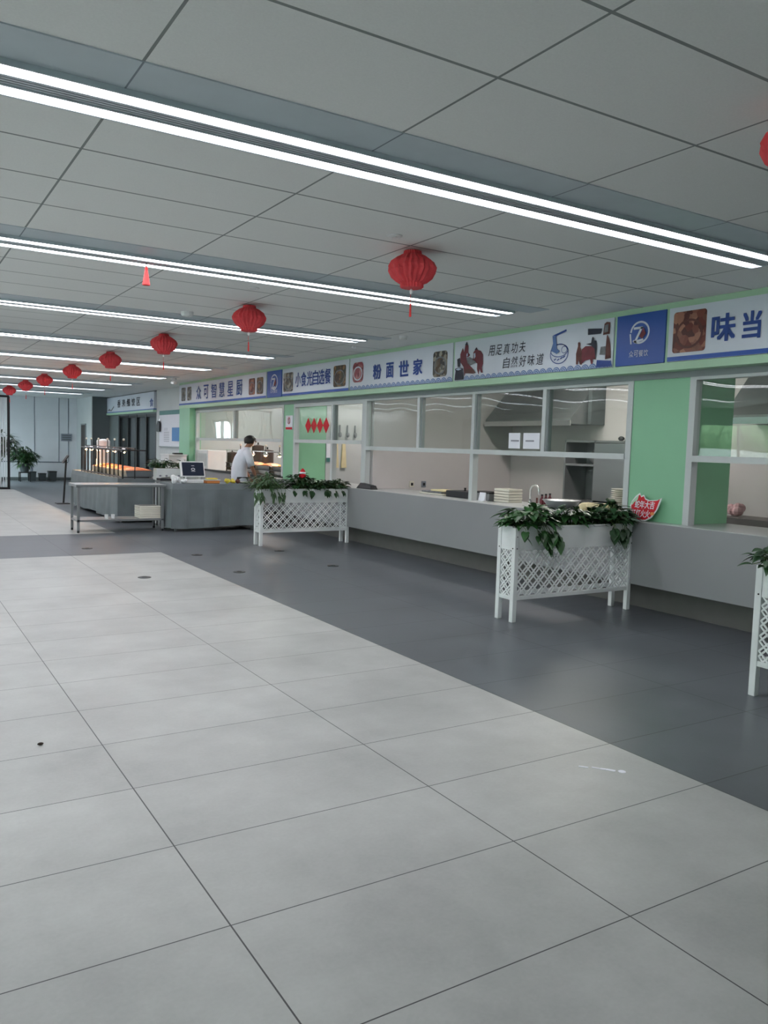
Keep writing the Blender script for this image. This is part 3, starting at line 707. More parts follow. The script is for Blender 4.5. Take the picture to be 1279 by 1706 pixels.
for k, (a, c) in enumerate(((7.81, 7.60), (7.54, 7.25))):
    t = thing('paper_notice', ['white paper notice on the glass, left one of the pair', 'white paper notice on the glass, right one of the pair'][k], 'notice', (XW, (a+c)/2, 1.6), 0, 'paper notices on the glass')
    MB().box(XW-0.004, XW+0.0, c, a, 1.605, 1.795).build('sheet', M['paper'], t)
    b = MB()
    for j in range(5): stroke(b, wallP(XW-0.006), [(-a+0.05+j*0.03, 1.70), (-a+0.068+j*0.03, 1.70)], 0.018)
    b.build('small_print', M['print'], t)
# festive placard
t = thing('festive_placard', 'red festive placard with white characters leaning on the green pillar', 'placard', (6.56, 5.55, 0.905))
PP = lambda d: (lambda u, v: Vector((6.53+0.05*(v-0.9)/0.27-d, -u, v)))
def blob(s, du=0, dv=0):
    base = [(5.735, 0.955), (5.70, 0.935), (5.60, 0.908), (5.52, 0.912), (5.455, 0.95), (5.40, 1.03), (5.375, 1.13), (5.37, 1.155), (5.40, 1.135), (5.445, 1.125), (5.52, 1.12), (5.57, 1.135), (5.60, 1.17), (5.63, 1.155), (5.655, 1.185), (5.70, 1.15), (5.735, 1.10), (5.75, 1.05), (5.735, 1.0)]
    cx, cz = 5.56, 1.03
    return [(-(cx+(y-cx)*s), cz+(z-cz)*s) for y, z in base]
b = MB(); b.prism([PP(0)(*p) for p in blob(1)], [PP(0.008)(*p) for p in blob(1)]); b.build('white_board', M['white_plastic'], t)
b = MB(); poly(b, PP(0.010), blob(0.90)); b.build('red_face', M['red2'], t)
b = MB(); put_text(b, '蛇年大吉', PP(0.013), -5.685, -5.435, 1.035, 1.11, 0.02, 0.08); put_text(b, '红红火火', PP(0.013), -5.715, -5.475, 0.945, 1.02, 0.02, 0.08)
b.build('lettering', M['paper'], t)
b = MB(); poly(b, PP(0.013), ell(-5.45, 0.99, 0.025, 0.016)); b.build('orange_badge', M['orange'], t)
b = MB(); poly(b, PP(0.013), [(-5.735, 1.08), (-5.69, 1.135), (-5.655, 1.165), (-5.66, 1.115), (-5.70, 1.09), (-5.715, 1.06)]); b.build('leaf_motif', M['trim_green'], t)

# ------------------------------------------------------------------ lattice planters
def clip(p, q, x0, x1, y0, y1):
    t0, t1 = 0.0, 1.0; dx, dy = q[0]-p[0], q[1]-p[1]
    for pp, qq in ((-dx, p[0]-x0), (dx, x1-p[0]), (-dy, p[1]-y0), (dy, y1-p[1])):
        if abs(pp) < 1e-9:
            if qq < 0: return None
        else:
            r = qq/pp
            if pp < 0: t0 = max(t0, r)
            else: t1 = min(t1, r)
    if t1-t0 < 1e-3: return None
    return (p[0]+dx*t0, p[1]+dy*t0), (p[0]+dx*t1, p[1]+dy*t1)
def lattice(L, z0, z1, P, depth, pitch=0.135, pair=0.044, w=0.012):
    b = MB()
    for sgn in (1, -1):
        k = -14
        while k*pitch < L+2:
            for o in (-pair/2, pair/2):
                c = k*pitch+o
                s = clip((c-3*1.0, z0-3*sgn*1.0), (c+3*1.0, z0+3*sgn*1.0), 0.0, L, z0, z1)
                if s:
                    (a0, b0), (a1, b1) = s; d = Vector((a1-a0, b1-b0)); 
                    if d.length > 0.02:
                        d.normalize(); nx, ny = -d.y*w/2, d.x*w/2
                        e0, e1 = (0.0, depth*0.55) if sgn > 0 else (0.0015, depth*0.6)
                        q = [(a0+nx, b0+ny), (a1+nx, b1+ny), (a1-nx, b1-ny), (a0-nx, b0-ny)]
                        b.prism([P(u, v, e0) for u, v in q], [P(u, v, e1) for u, v in q])
            k += 1
    return b
PL, PD = 1.56, 0.25
def planter():
    """local frame: X 0..PL, Y 0..PD, front face at Y=0"""
    t = thing('lattice_planter', '', 'planter', (0, 0, 0), 0, 'white lattice planter stands')
    lw = 0.048
    for x in (0, PL-lw):
        for y in (0, PD-lw): MB().box(x, x+lw, y, y+lw, 0, 0.872).build('leg', M['white'], t, local=True, bevel=0.004)
    b = MB().box(lw, PL-lw, 0.008, 0.026, 0.70, 0.868).box(lw, PL-lw, PD-0.026, PD-0.008, 0.70, 0.868)
    b.box(0.008, 0.026, lw, PD-lw, 0.70, 0.868).box(PL-0.026, PL-0.008, lw, PD-lw, 0.70, 0.868).box(0.026, PL-0.026, 0.026, PD-0.026, 0.70, 0.716)
    b.build('trough', M['white'], t, local=True)
    rim = MB().box(lw, PL-lw, 0.0, 0.034, 0.868, 0.882).box(lw, PL-lw, PD-0.034, PD, 0.868, 0.882).box(0, 0.034, lw, PD-lw, 0.868, 0.882).box(PL-0.034, PL, lw, PD-lw, 0.868, 0.882)
    rim.build('rim', M['white'], t, local=True)
    r = MB()
    for z in (0.222, 0.682):
        r.box(lw, PL-lw, 0.006, 0.030, z-0.018, z+0.018).box(lw, PL-lw, PD-0.030, PD-0.006, z-0.018, z+0.018)
        r.box(0.006, 0.030, lw, PD-lw, z-0.018, z+0.018).box(PL-0.030, PL-0.006, lw, PD-lw, z-0.018, z+0.018)
    r.build('rails', M['white'], t, local=True)
    for y in (0.010,):
        lattice(PL-2*lw, 0.24, 0.664, lambda u, v, e, y=y: Vector((lw+u, y+e, v)), 0.016).build('lattice_panel', M['white'], t, local=True)
    for x in (0.010, PL-0.028):
        lattice(PD-2*lw, 0.24, 0.664, lambda u, v, e, x=x: Vector((x+e, lw+u, v)), 0.016, 0.10, 0.036).build('lattice_panel', M['white'], t, local=True)
    s = MB()
    for x in (0.024, PL-0.024):
        for z in (0.682, 0.79): s.ball((x, -0.001, z), 0.006, 0, 6)
    for y in (0.03, PD-0.03):
        s.ball((-0.001, y, 0.682), 0.006, 0, 6)
    s.build('screw_head', M['black'], t, local=True)
    MB().box(0.026, PL-0.026, 0.026, PD-0.026, 0.716, 0.835).build('soil', M['soil'], t, local=True)
    return t
pl0 = planter()
pl0.location = (4.90, 5.605, 0); pl0['label'] = 'white lattice planter stand in front of the noodle counter, middle one'
dup(pl0, (4.925, 11.50, 0), 'white lattice planter stand farthest back beside the cloth covered table')
dup(pl0, (4.885, 2.955, 0), 'white lattice planter stand cut off by the right edge, nearest one')

def leaf(b, base, d, L, W, mi=0, droop=0.25, fold=0.25):
    d = Vector(d).normalized(); up = Vector((0, 0, 1)); sd = d.cross(up)
    if sd.length < 0.05: sd = Vector((1, 0, 0))
    sd.normalize(); n = sd.cross(d)
    base = Vector(base)
    prof = [(0.0, 0.0), (-0.06, 0.30), (0.10, 0.48), (0.35, 0.46), (0.62, 0.30), (0.85, 0.12), (1.0, 0.0)]
    mid = [(0.0), (0.06), (0.12), (0.35), (0.62), (0.85), (1.0)]
    vs = []; 
    for i, (t_, ww) in enumerate(prof):
        tm = mid[i]
        vs.append(base+d*L*tm-n*droop*L*tm*tm)                                       # midrib
        for s in (-1, 1): vs.append(base+d*L*t_+sd*s*ww*W+n*(fold*ww*W)-n*droop*L*t_*t_*(1 if t_ > 0 else 0))
    fs = []
    for i in range(len(prof)-1):
        a, c = i*3, (i+1)*3
        fs += [(a, c, c+1, a+1), (a, a+2, c+2, c)]
    b.add(vs, fs, mi)
def foliage(name, label, cx, cy, z, rx, ry, hgt, n, Lr, mleaf, trail=0, front=-1, seed=0, narrow=False, group=None, rtrail=0.28):
    """a pot plant: stems rising and arching from the soil, each leaf on its own stalk, some trailing over the rim"""
    R = random.Random(seed); t = thing(name, label, 'plant', (cx, cy, z), 0, group)
    lv = MB(); st = MB()
    for i in range(n):
        a = R.uniform(0, 2*PI); q = R.random()**0.6
        ex, ey = cx+math.cos(a)*rx*q, cy+math.sin(a)*ry*q
        ez = z+hgt*(0.25+0.75*R.random())*(1-0.45*q*q)
        bx, by = cx+(ex-cx)*0.3, cy+max(-0.07, min(0.07, (ey-cy)*0.3))
        st.tube([(bx, by, z-0.02), ((bx+ex)/2, (by+ey)/2, (z+ez)/2+0.04), (ex, ey, ez)], 0.0028, 4)
        d = Vector((math.cos(a)*(0.5+q), math.sin(a)*(0.5+q), R.uniform(-0.5, 0.45)))
        L = R.uniform(*Lr); leaf(lv, (ex, ey, ez), d, L, L*(0.34 if narrow else 0.85)*R.uniform(0.8, 1.1), 0, R.uniform(0.1, 0.5))
    for i in range(trail):
        x = cx+R.uniform(-rx, rx)*0.8; sgn = front
        L0 = R.uniform(0.06, rtrail); y1 = cy+sgn*(0.125+R.uniform(0.025, 0.08))
        pts = [(x, cy, z), (x+R.uniform(-.03, .03), cy+sgn*0.10, z+0.10), (x, y1, z+0.03), (x+R.uniform(-.04, .04), y1+sgn*0.02, z+0.03-L0)]
        st.tube(pts, 0.003, 4)
        for j in range(3):
            f_ = 0.35+0.32*j; px = pts[2][0]+(pts[3][0]-pts[2][0])*f_; py = pts[2][1]+(pts[3][1]-pts[2][1])*f_; pz = pts[2][2]+(pts[3][2]-pts[2][2])*f_
            L = R.uniform(*Lr)*1.05
            leaf(lv, (px, py, pz), (R.uniform(-0.8, 0.8), sgn*0.5, -0.9), L, L*(0.34 if narrow else 0.8), 0, 0.1)
    lv.build('leaves', M[mleaf], t, smooth=True); st.build('stems', M['stem'], t)
    return t
Z0 = 0.835
g = 'trailing plants in the lattice planters'
# middle planter (left to right)
foliage('potted_pothos', 'leafy pothos trailing over the left end of the middle planter', 5.16, 5.73, Z0, 0.27, 0.20, 0.26, 150, (0.08, 0.135), 'leaf', 9, -1, 1, rtrail=0.16)
foliage('potted_pothos', 'upright green pothos at the centre of the middle planter', 5.72, 5.74, Z0, 0.20, 0.13, 0.24, 70, (0.08, 0.13), 'leaf', 0, -1, 2)
foliage('potted_pothos', 'small yellow green plant right of centre in the middle planter', 5.98, 5.73, Z0, 0.13, 0.10, 0.22, 50, (0.06, 0.10), 'leaf', 0, -1, 3)
foliage('potted_pothos', 'bushy dark pothos spilling over the right end of the middle planter', 6.24, 5.72, Z0, 0.24, 0.19, 0.26, 170, (0.07, 0.12), 'leaf_dark', 8, -1, 4, rtrail=0.14)
# far planter
foliage('potted_fern', 'loose dull green fern overhanging the left end of the far planter', 5.06, 11.60, Z0, 0.32, 0.25, 0.30, 210, (0.08, 0.15), 'leaf_fern', 10, -1, 5, True, None, 0.14)
foliage('potted_pothos', 'leafy plant beside the red ornament in the far planter', 5.62, 11.62, Z0, 0.22, 0.13, 0.3, 140, (0.06, 0.11), 'leaf_dark', 2, -1, 6, rtrail=0.05)
foliage('potted_pothos', 'dark green clump in the middle of the far planter', 5.93, 11.62, Z0, 0.22, 0.13, 0.22, 140, (0.06, 0.11), 'leaf_dark', 3, -1, 7, rtrail=0.05)
foliage('potted_pothos', 'dark green clump at the right end of the far planter, near the counter', 6.28, 11.62, Z0, 0.22, 0.13, 0.22, 140, (0.06, 0.10), 'leaf_dark', 2, -1, 8, rtrail=0.05)
# near planter, cut by the frame
foliage('potted_pothos', 'pothos plant at the cut off right edge, nearest planter', 5.02, 3.10, Z0, 0.24, 0.19, 0.20, 80, (0.06, 0.10), 'leaf_dark', 2, -1, 9)
foliage('potted_pothos', 'pothos in the nearest planter, hidden beyond the right edge', 5.6, 3.08, Z0, 0.22, 0.17, 0.2, 40, (0.06, 0.10), 'leaf_dark', 2, -1, 10)
t = thing('flower_ornament', 'red and white festive pick standing among the far planter leaves', 'ornament', (5.66, 11.58, Z0))
MB().tube([(5.66, 11.58, Z0), (5.66, 11.58, 1.12)], 0.005, 6).build('stick', M['stem'], t)
MB().lathe([(0.03, 0.0), (0.055, 0.02), (0.06, 0.06), (0.03, 0.075)], (5.66, 11.58, 1.04), 12).build('red_body', M['red2'], t)
MB().lathe([(0.05, 0.0), (0.06, 0.012), (0.045, 0.03)], (5.66, 11.58, 1.115), 12).build('white_band', M['paper'], t)
MB().lathe([(0.045, 0.0), (0.035, 0.03), (0.008, 0.06)], (5.665, 11.58, 1.14), 12).build('red_tip', M['red2'], t)

# ------------------------------------------------------------------ stainless table and cloth covered table in the aisle
t = thing('steel_table', 'low stainless steel work table with an undershelf in the aisle', 'table', (3.5, 14.3, 0))
x0, x1, y0, y1 = 2.72, 4.22, 13.98, 14.60
MB().box(x0, x1, y0, y1, 0.765, 0.81).build('tabletop', M['steel'], t, bevel=0.006)
for x in (x0+0.03, x1-0.07):
    for y in (y0+0.03, y1-0.07): 
        lg = MB().box(x, x+0.04, y, y+0.04, 0.04, 0.765).build('leg', M['steel_dull'], t)
        MB().lathe([(0.016, 0.0), (0.022, 0.01), (0.018, 0.045)], (x+0.02, y+0.02, 0), 10).build('foot', M['black_plastic'], lg)
MB().box(x0+0.03, x1-0.03, y0+0.03, y1-0.03, 0.185, 0.215).build('undershelf', M['steel_dull'], t)
t = thing('tray_stack', 'stack of white trays on the undershelf of the steel table', 'trays', (3.98, 14.3, 0.215))
for k in range(7): MB().box(3.80-0.002*(k % 2), 4.16, 14.10, 14.46, 0.216+0.031*k, 0.216+0.031*k+0.028).build('tray', M['porcelain'], t, bevel=0.006)
for k in range(2):
    b = MB().lathe([(0.03, 0), (0.032, 0.07), (0.028, 0.072)], (3.26+0.11*k, 14.2, 0.216), 10)
    tag(b.build('jar', M['white_plastic']), ['small pale jar on the undershelf, left one', 'small pale jar on the undershelf, right one'][k], 'jar', 'pale jars on the undershelf')
# draped table builder: top plus a skirt of soft folds
def draped(name, label, x0, x1, y0, y1, ztop, zb, seed, amp=0.018, sides='FLBR'):
    R = random.Random(seed); t = thing(name, label, 'table', ((x0+x1)/2, (y0+y1)/2, 0))
    loop = []; st = 0.045
    def seg(a, b):
        n = max(2, int((Vector(b)-Vector(a)).length/st)); return [Vector(a).lerp(Vector(b), i/n) for i in range(n)]
    loop = seg((x0, y0), (x1, y0))+seg((x1, y0), (x1, y1))+seg((x1, y1), (x0, y1))+seg((x0, y1), (x0, y0))
    n = len(loop); cx, cy = (x0+x1)/2, (y0+y1)/2
    ph = [R.uniform(0, 6.28) for _ in range(4)]
    rows = 9; vs = []
    for j in range(rows):
        f_ = j/(rows-1); z = ztop-(ztop-zb)*f_
        for i, p in enumerate(loop):
            s = i*st
            wv = (math.sin(s*9+ph[0])+0.7*math.sin(s*15.3+ph[1]+f_)+0.5*math.sin(s*4.1+ph[2]))*amp*f_**1.2
            # outward normal
            dx = -1 if abs(p.x-x0) < 1e-4 else (1 if abs(p.x-x1) < 1e-4 else 0); dy = -1 if abs(p.y-y0) < 1e-4 else (1 if abs(p.y-y1) < 1e-4 else 0)
            k = 0.012+max(0, 0.01+wv)
            vs.append((p.x+dx*k*(0.3 if j == 0 else 1), p.y+dy*k*(0.3 if j == 0 else 1), z+(0.02*math.sin(s*3.3+ph[3]) if j == rows-1 else 0)))
    fs = [tuple(range(n))]
    for j in range(rows-1): fs += [(j*n+i, j*n+(i+1) % n, (j+1)*n+(i+1) % n, (j+1)*n+i) for i in range(n)]
    MB().add(vs, fs).build('table_cloth', M['cloth'], t, smooth=False)
    for x in (x0+0.05, x1-0.09):
        for y in (y0+0.05, y1-0.09): MB().box(x, x+0.04, y, y+0.04, 0, ztop-0.06).build('leg', M['steel_dull'], t)
    MB().box(x0+0.02, x1-0.02, y0+0.02, y1-0.02, ztop-0.06, ztop-0.012).build('tabletop', M['steel_dull'], t)
    return t
draped('cloth_table', 'table under a grey cloth carrying the till, beside the steel table', 4.29, 5.86, 13.82, 14.55, 0.83, 0.07, 3, 0.032)
draped('buffet_table', 'long buffet table under a grey cloth behind the steel table', 3.78, 4.70, 15.55, 19.8, 0.84, 0.07, 5, 0.03)
# till
t = thing('cash_register', 'white till with a dark tilted screen on the grey cloth table', 'till', (4.70, 14.12, 0.83))
MB().box(4.55, 4.90, 14.0, 14.3, 0.832, 0.90).build('base', M['white_plastic'], t, bevel=0.012)
MB().box(4.62, 4.82, 14.14, 14.22, 0.90, 1.05).build('stand', M['white_plastic'], t, bevel=0.01)
def tilt(x0, x1, z0, z1, yb, slope, d0, d1):
    a = [(x0, yb+slope*(z0-0.9)+d0, z0), (x1, yb+slope*(z0-0.9)+d0, z0), (x1, yb+slope*(z1-0.9)+d0, z1), (x0, yb+slope*(z1-0.9)+d0, z1)]
    return MB().prism(a, [(p[0], p[1]+d1-d0, p[2]) for p in a])
hs = tilt(4.50, 4.94, 0.945, 1.215, 14.02, 0.35, 0.0, 0.05).build('screen_housing', M['white_plastic'], t, bevel=0.01)
sc = tilt(4.53, 4.92, 0.965, 1.20, 14.02, 0.35, -0.004, 0.01).build('screen', M['screen'], t)
b = MB(); PS = lambda u, v: Vector((u, 14.02+0.35*(v-0.9)-0.007, v))
ring(b, PS, 4.725, 1.08, 0.035, 0.022, 0.008); stroke(b, PS, [(4.69, 1.045), (4.76, 1.045)], 0.006); stroke(b, PS, [(4.70, 1.14), (4.75, 1.14)], 0.006)
b.build('screen_logo', M['paper'], sc)
t0 = MB(); R = random.Random(4)
for k in range(9): t0.ball((4.38+R.uniform(-0.04, 0.05), 14.02+R.uniform(-0.05, 0.05), 0.88+R.uniform(-0.02, 0.06)), R.uniform(0.03, 0.05), 0, 8, 1, 1, 1.1)
tag(t0.build('plastic_bag', M['bag'], smooth=False), 'crumpled white plastic bag left of the till', 'bag')
t0 = MB()
for k in range(7): t0.ball((4.52+R.uniform(-0.05, 0.05), 13.95+R.uniform(-0.04, 0.04), 0.86+R.uniform(-0.005, 0.02)), R.uniform(0.022, 0.032), 0, 8)
tag(t0.build('tissue', M['bag']), 'low crumpled white tissue beside the till base', 'tissue')
t = thing('food_tub', 'orange and white tub on the cloth table right of the till', 'tub', (5.08, 14.1, 0.83))
MB().box(4.95, 5.20, 14.0, 14.2, 0.832, 0.885).build('tub', M['orange'], t, bevel=0.01)
MB().box(4.94, 5.21, 13.99, 14.21, 0.885, 0.90).build('rim', M['white_plastic'], t)
MB().box(4.98, 5.17, 14.03, 14.17, 0.90, 0.925).build('contents', M['yellow'], t, bevel=0.01)
t0 = MB()
for k in range(8): t0.ball((5.40+R.uniform(-0.08, 0.08), 14.03+R.uniform(-0.04, 0.04), 0.868+R.uniform(-0.005, 0.02)), R.uniform(0.028, 0.04), 0, 8)
tag(t0.build('plastic_bag', M['yellow']), 'yellow plastic bag lying on the grey cloth table', 'bag')
t = thing('flask', 'small dark flask lying at the end of the yellow bag', 'flask', (5.55, 14.0, 0.83))
MB().ball((5.54, 14.0, 0.875), 0.045, 0, 12).build('body', M['brown'], t, smooth=True)
MB().lathe([(0.018, 0), (0.018, 0.03)], (5.54, 14.0, 0.915), 10).build('cap', M['black_plastic'], t)
tag(MB().lathe([(0.06, 0), (0.14, 0.02), (0.145, 0.024), (0.06, 0.008)], (5.72, 14.12, 0.832), 24).build('plate', M['porcelain'], smooth=True), 'flat white plate on the grey cloth table by the worker', 'plate')

# ------------------------------------------------------------------ buffet: guard rack, heat lamps, pans
XR0, XR1, YR0, YR1 = 3.80, 4.24, 15.30, 18.9
t = thing('buffet_guard', 'black barred guard rack standing along the buffet table', 'rack', (4.1, 17.4, 0.86))
zt, zb = 1.375, 0.87
b = MB()
b.tube([(XR0, YR0, zt), (XR0, YR1, zt)], 0.017, 8); b.tube([(XR0, YR0, zt), (XR1, YR0+0.05, zt)], 0.012, 8)
b.build('top_rail', M['black'], t)
b = MB(); b.tube([(XR0, YR0, zb), (XR0, YR1, zb)], 0.017, 8); b.tube([(XR0, YR0, zb), (XR1+0.05, YR0, zb)], 0.010, 8); b.build('bottom_rail', M['black'], t)
for k in range(12):
    y = YR0+(YR1-YR0)*k/11
    MB().tube([(XR0, y, zb-0.025), (XR0, y, zt)], 0.013 if k % 3 else 0.019, 6).build('bar', M['black'], t)
def heat_lamp(x, y, z, label, group, stem=0.19):
    t = thing('heat_lamp', label, 'heat lamp', (x, y, z), 0, group)
    MB().tube([(0, 0, 0.03), (0, 0, stem)], 0.008, 6).build('stem', M['black'], t, local=True)
    MB().ball((0, 0, stem+0.018), 0.024, 0, 10).build('finial', M['porcelain'], t, local=True, smooth=True)
    MB().lathe([(0.012, 0.05), (0.03, 0.04), (0.055, -0.01), (0.06, -0.035), (0.056, -0.035), (0.028, 0.03)], (0, 0, 0), 14, close=False).build('lamp_shade', M['chrome'], t, local=True, smooth=True)
    MB().ball((0, 0, -0.022), 0.036, 0, 10).build('bulb', M['bulb'], t, local=True, smooth=True)
    ld = bpy.data.lights.new('heat_lamp_light', 'SPOT'); ld.energy = 14; ld.color = (1.0, 0.62, 0.30); ld.spot_size = 2.0; ld.spot_blend = 0.8; ld.shadow_soft_size = 0.03
    lo = bpy.data.objects.new('heat_lamp_light', ld); C.objects.link(lo); lo.parent = t; lo.location = (0, 0, -0.06)
    return t
for k in range(6):
    heat_lamp(4.05, (16.24, 16.96, 17.57, 18.4, 19.11, 19.62)[k], 1.36, 'heat lamp with white finial above the buffet, %s from the near end' % nth[k].replace('nearest', 'first'), 'heat lamps over the buffet')
MB_r = MB().tube([(4.05, 15.4, 1.41), (4.05, 19.7, 1.41)], 0.010, 8)
MB_r.tube([(4.05, 15.4, 0.84), (4.05, 15.4, 1.41)], 0.010, 8).tube([(4.05, 19.7, 0.84), (4.05, 19.7, 1.41)], 0.010, 8)
tag(MB_r.build('lamp_rail', M['black']), 'black rail on two posts carrying the buffet heat lamps', 'rail')
def food_pan(x, y, z, lx, ly_, label, group, h=0.12, food='food_orange'):
    t = thing('food_pan', label, 'food pan', (x, y, z), 0, group)
    b = MB()
    b.prism([(-lx*.42, -ly_*.42, 0), (lx*.42, -ly_*.42, 0), (lx*.42, ly_*.42, 0), (-lx*.42, ly_*.42, 0)], [(-lx/2, -ly_/2, h), (lx/2, -ly_/2, h), (lx/2, ly_/2, h), (-lx/2, ly_/2, h)])
    b.build('pan', M['steel'], t, local=True, bevel=0.008)
    R = random.Random(int(x*100+y*10)); f = MB()
    nn = 9; vs = []; fs = []
    for i in range(nn):
        for j in range(nn):
            u, v = i/(nn-1)-0.5, j/(nn-1)-0.5
            vs.append((u*lx*0.92, v*ly_*0.92, h+0.005+0.055*(1-4*u*u)*(1-4*v*v)+R.uniform(0, 0.012)))
    for i in range(nn-1):
        for j in range(nn-1): fs.append((i*nn+j, (i+1)*nn+j, (i+1)*nn+j+1, i*nn+j+1))
    f.add(vs, fs).build('food', M[food], t, local=True)
    return t
for k in range(4):
    food_pan(4.22, 15.95+0.8*k, 0.846, 0.55, 0.62, 'steel pan of orange food on the buffet, %s from the near end' % nth[k].replace('nearest', 'first'), 'pans of food on the buffet', 0.13)
# planter box with plants at the near right of the buffet
t = thing('planter_box', 'long white planter box with dark motifs behind the steel table', 'planter', (4.85, 15.35, 0.0))
MB().box(4.40, 5.25, 15.2, 15.42, 0.83, 1.05).build('trough', M['white'], t, bevel=0.006)
MB().box(4.42, 5.23, 15.22, 15.40, 1.02, 1.055).build('soil', M['soil'], t)
b = MB()
for k in range(7): poly(b, frontP(15.195), ell(4.47+0.118*k, 0.91, 0.024, 0.018, 10))
b.build('motif', M['print'], t)
for x in (4.43, 5.18): MB().box(x, x+0.04, 15.22, 15.40, 0, 0.83).build('leg', M['white'], t)
foliage('potted_shrub', 'dark leafy shrub at the left of the white planter box', 4.50, 15.31, 1.05, 0.26, 0.12, 0.20, 90, (0.06, 0.10), 'leaf_dark', 0, -1, 21)
foliage('potted_shrub', 'dark leafy shrub at the right of the white planter box', 4.95, 15.31, 1.05, 0.26, 0.12, 0.16, 80, (0.06, 0.10), 'leaf_dark', 2, -1, 22)
for k, (x, y) in enumerate(((4.27, 19.0), (4.40, 19.4))):
    b = MB().lathe([(0.12, 0), (0.13, 0.4), (0.11, 0.43), (0.0, 0.45)], (x, y, 1.12), 16)
    b.lathe([(0.135, 0), (0.135, -0.28)], (x, y, 1.12), 16)
    tag(b.build('food_urn', M['white_plastic'], smooth=False), ['tall white urn at the back of the buffet, left one', 'tall white urn at the back of the buffet, right one'][k], 'urn', 'white urns on the buffet')
t = thing('utensil_tray', 'shallow dark tray of utensils at the corner behind the steel table', 'tray', (4.45, 14.85, 0.0))
MB().box(4.34, 4.62, 14.75, 15.0, 0.84, 0.88).build('tray', M['black_plastic'], t, bevel=0.006)
MB().tube([(4.38, 14.85, 0.885), (4.58, 14.9, 0.90)], 0.008, 6).build('ladle', M['chrome'], t)
MB().box(4.32, 4.64, 14.72, 15.03, 0.80, 0.84).build('stand_top', M['steel_dull'], t)
for x in (4.34, 4.59): 
    for y in (14.74, 14.98): MB().box(x, x+0.03, y, y+0.03, 0, 0.80).build('leg', M['steel_dull'], t)

# sign stand by the end of the buffet
t = thing('sign_stand', 'black floor stand with a small tilted sign holder', 'sign stand', (3.71, 20.45, 0))
MB().box(3.53, 3.82, 20.3, 20.6, 0, 0.02).build('base_plate', M['black'], t, bevel=0.004)
MB().tube([(3.70, 20.45, 0.02), (3.76, 20.45, 1.05)], 0.022, 10).build('pole', M['black'], t)
MB().bar((3.68, 20.45, 0.97), (3.80, 20.45, 1.15), 0.02, 0.24, (0, 1, 0)).build('sign_holder', M['black_plastic'], t)

# ------------------------------------------------------------------ barred screen, plants and bins at the far end
t = thing('barred_screen', 'tall black framed screen with white vertical bars at the left edge', 'screen', (2.5, 26.3, 0))
b = MB().box(3.19, 3.26, 26.27, 26.33, 0, 2.76).box(1.6, 1.67, 26.27, 26.33, 0, 2.76).box(1.67, 3.19, 26.27, 26.33, 0, 0.06).box(1.67, 3.19, 26.27, 26.33, 2.70, 2.76)
b.build('frame', M['black'], t)
for k in range(22):
    x = 3.15-0.07*k
    MB().box(x-0.014, x+0.014, 26.285, 26.315, 0.06, 2.70).build('bar', M['silver'], t)
def palm(name, label, x, y, h, n, L, seed, zc, stand=False):
    R = random.Random(seed); t = thing(name, label, 'plant', (x, y, 0))
    zp = 0.0
    if stand:
        b = MB()
        for a, c in ((-.16, -.16), (.16, -.16), (-.16, .16), (.16, .16)): b.box(x+a-0.015, x+a+0.015, y+c-0.015, y+c+0.015, 0, 0.32)
        b.box(x-0.175, x+0.175, y-0.175, y+0.175, 0.30, 0.33); b.build('plant_stand', M['black'], t); zp = 0.33
    MB().lathe([(0.13, 0), (0.18, 0.26), (0.19, 0.27), (0.19, 0.30), (0.16, 0.30), (0.155, 0.27)], (x, y, zp), 18).build('pot', M['bin'], t)
    lv = MB(); st = MB(); cz = zp+0.28
    for i in range(n):
        a = R.uniform(0, 2*PI); q = R.random()
        rx = 0.42*q*L; ez = zc+(h-zc)*R.random()*(1-0.5*q)
        e = (x+math.cos(a)*rx, y+math.sin(a)*rx, ez)
        st.tube([(x, y, cz), (x+math.cos(a)*rx*0.3, y+math.sin(a)*rx*0.3, (cz+ez)*0.55), e], 0.006, 4)
        for j in range(4): leaf(lv, e, (math.cos(a+R.uniform(-1, 1)), math.sin(a+R.uniform(-1, 1)), R.uniform(-0.7, 0.5)), 0.20*L*R.uniform(0.8, 1.3), 0.055*L, 0, 0.4)
    lv.build('leaves', M['leaf_dark'], t); st.build('stems', M['stem'], t)
    if stand:
        lv = MB()
        for i in range(70):
            a = R.uniform(0, 2*PI); q = R.uniform(0.05, 0.34); e = (x+math.cos(a)*q, y+math.sin(a)*q, zp+R.uniform(0.22, 0.52))
            leaf(lv, e, (math.cos(a), math.sin(a), R.uniform(-0.9, 0.3)), 0.2, 0.07, 0, 0.4)
        lv.build('lower_leaves', M['leaf_fern'], t)
palm('potted_palm', 'bushy potted palm on a black stand before the end wall', 4.30, 30.9, 1.30, 110, 1.0, 31, 0.75, True)
palm('potted_palm', 'big leafy plant behind the barred screen at the left edge', 3.0, 27.3, 1.80, 90, 1.45, 32, 1.1)
for k, (x, w_, h_) in enumerate(((4.62, 0.25, 0.30), (4.97, 0.22, 0.24), (5.31, 0.26, 0.32))):
    t = thing('waste_bin', ['grey bin with a small pale box on top, left of the three', 'black low bin, middle one of three', 'grey bin, right one of the three, by the end wall'][k], 'bin', (x, 31.5, 0), 0, 'bins along the end wall')
    MB().prism([(x-w_*.45, 31.35, 0), (x+w_*.45, 31.35, 0), (x+w_*.45, 31.65, 0), (x-w_*.45, 31.65, 0)], [(x-w_/2, 31.33, h_), (x+w_/2, 31.33, h_), (x+w_/2, 31.67, h_), (x-w_/2, 31.67, h_)]).build('tub', M['bin'], t)
    MB().box(x-w_/2-0.01, x+w_/2+0.01, 31.32, 31.68, h_, h_+0.03).build('lid', M['black_plastic'], t)
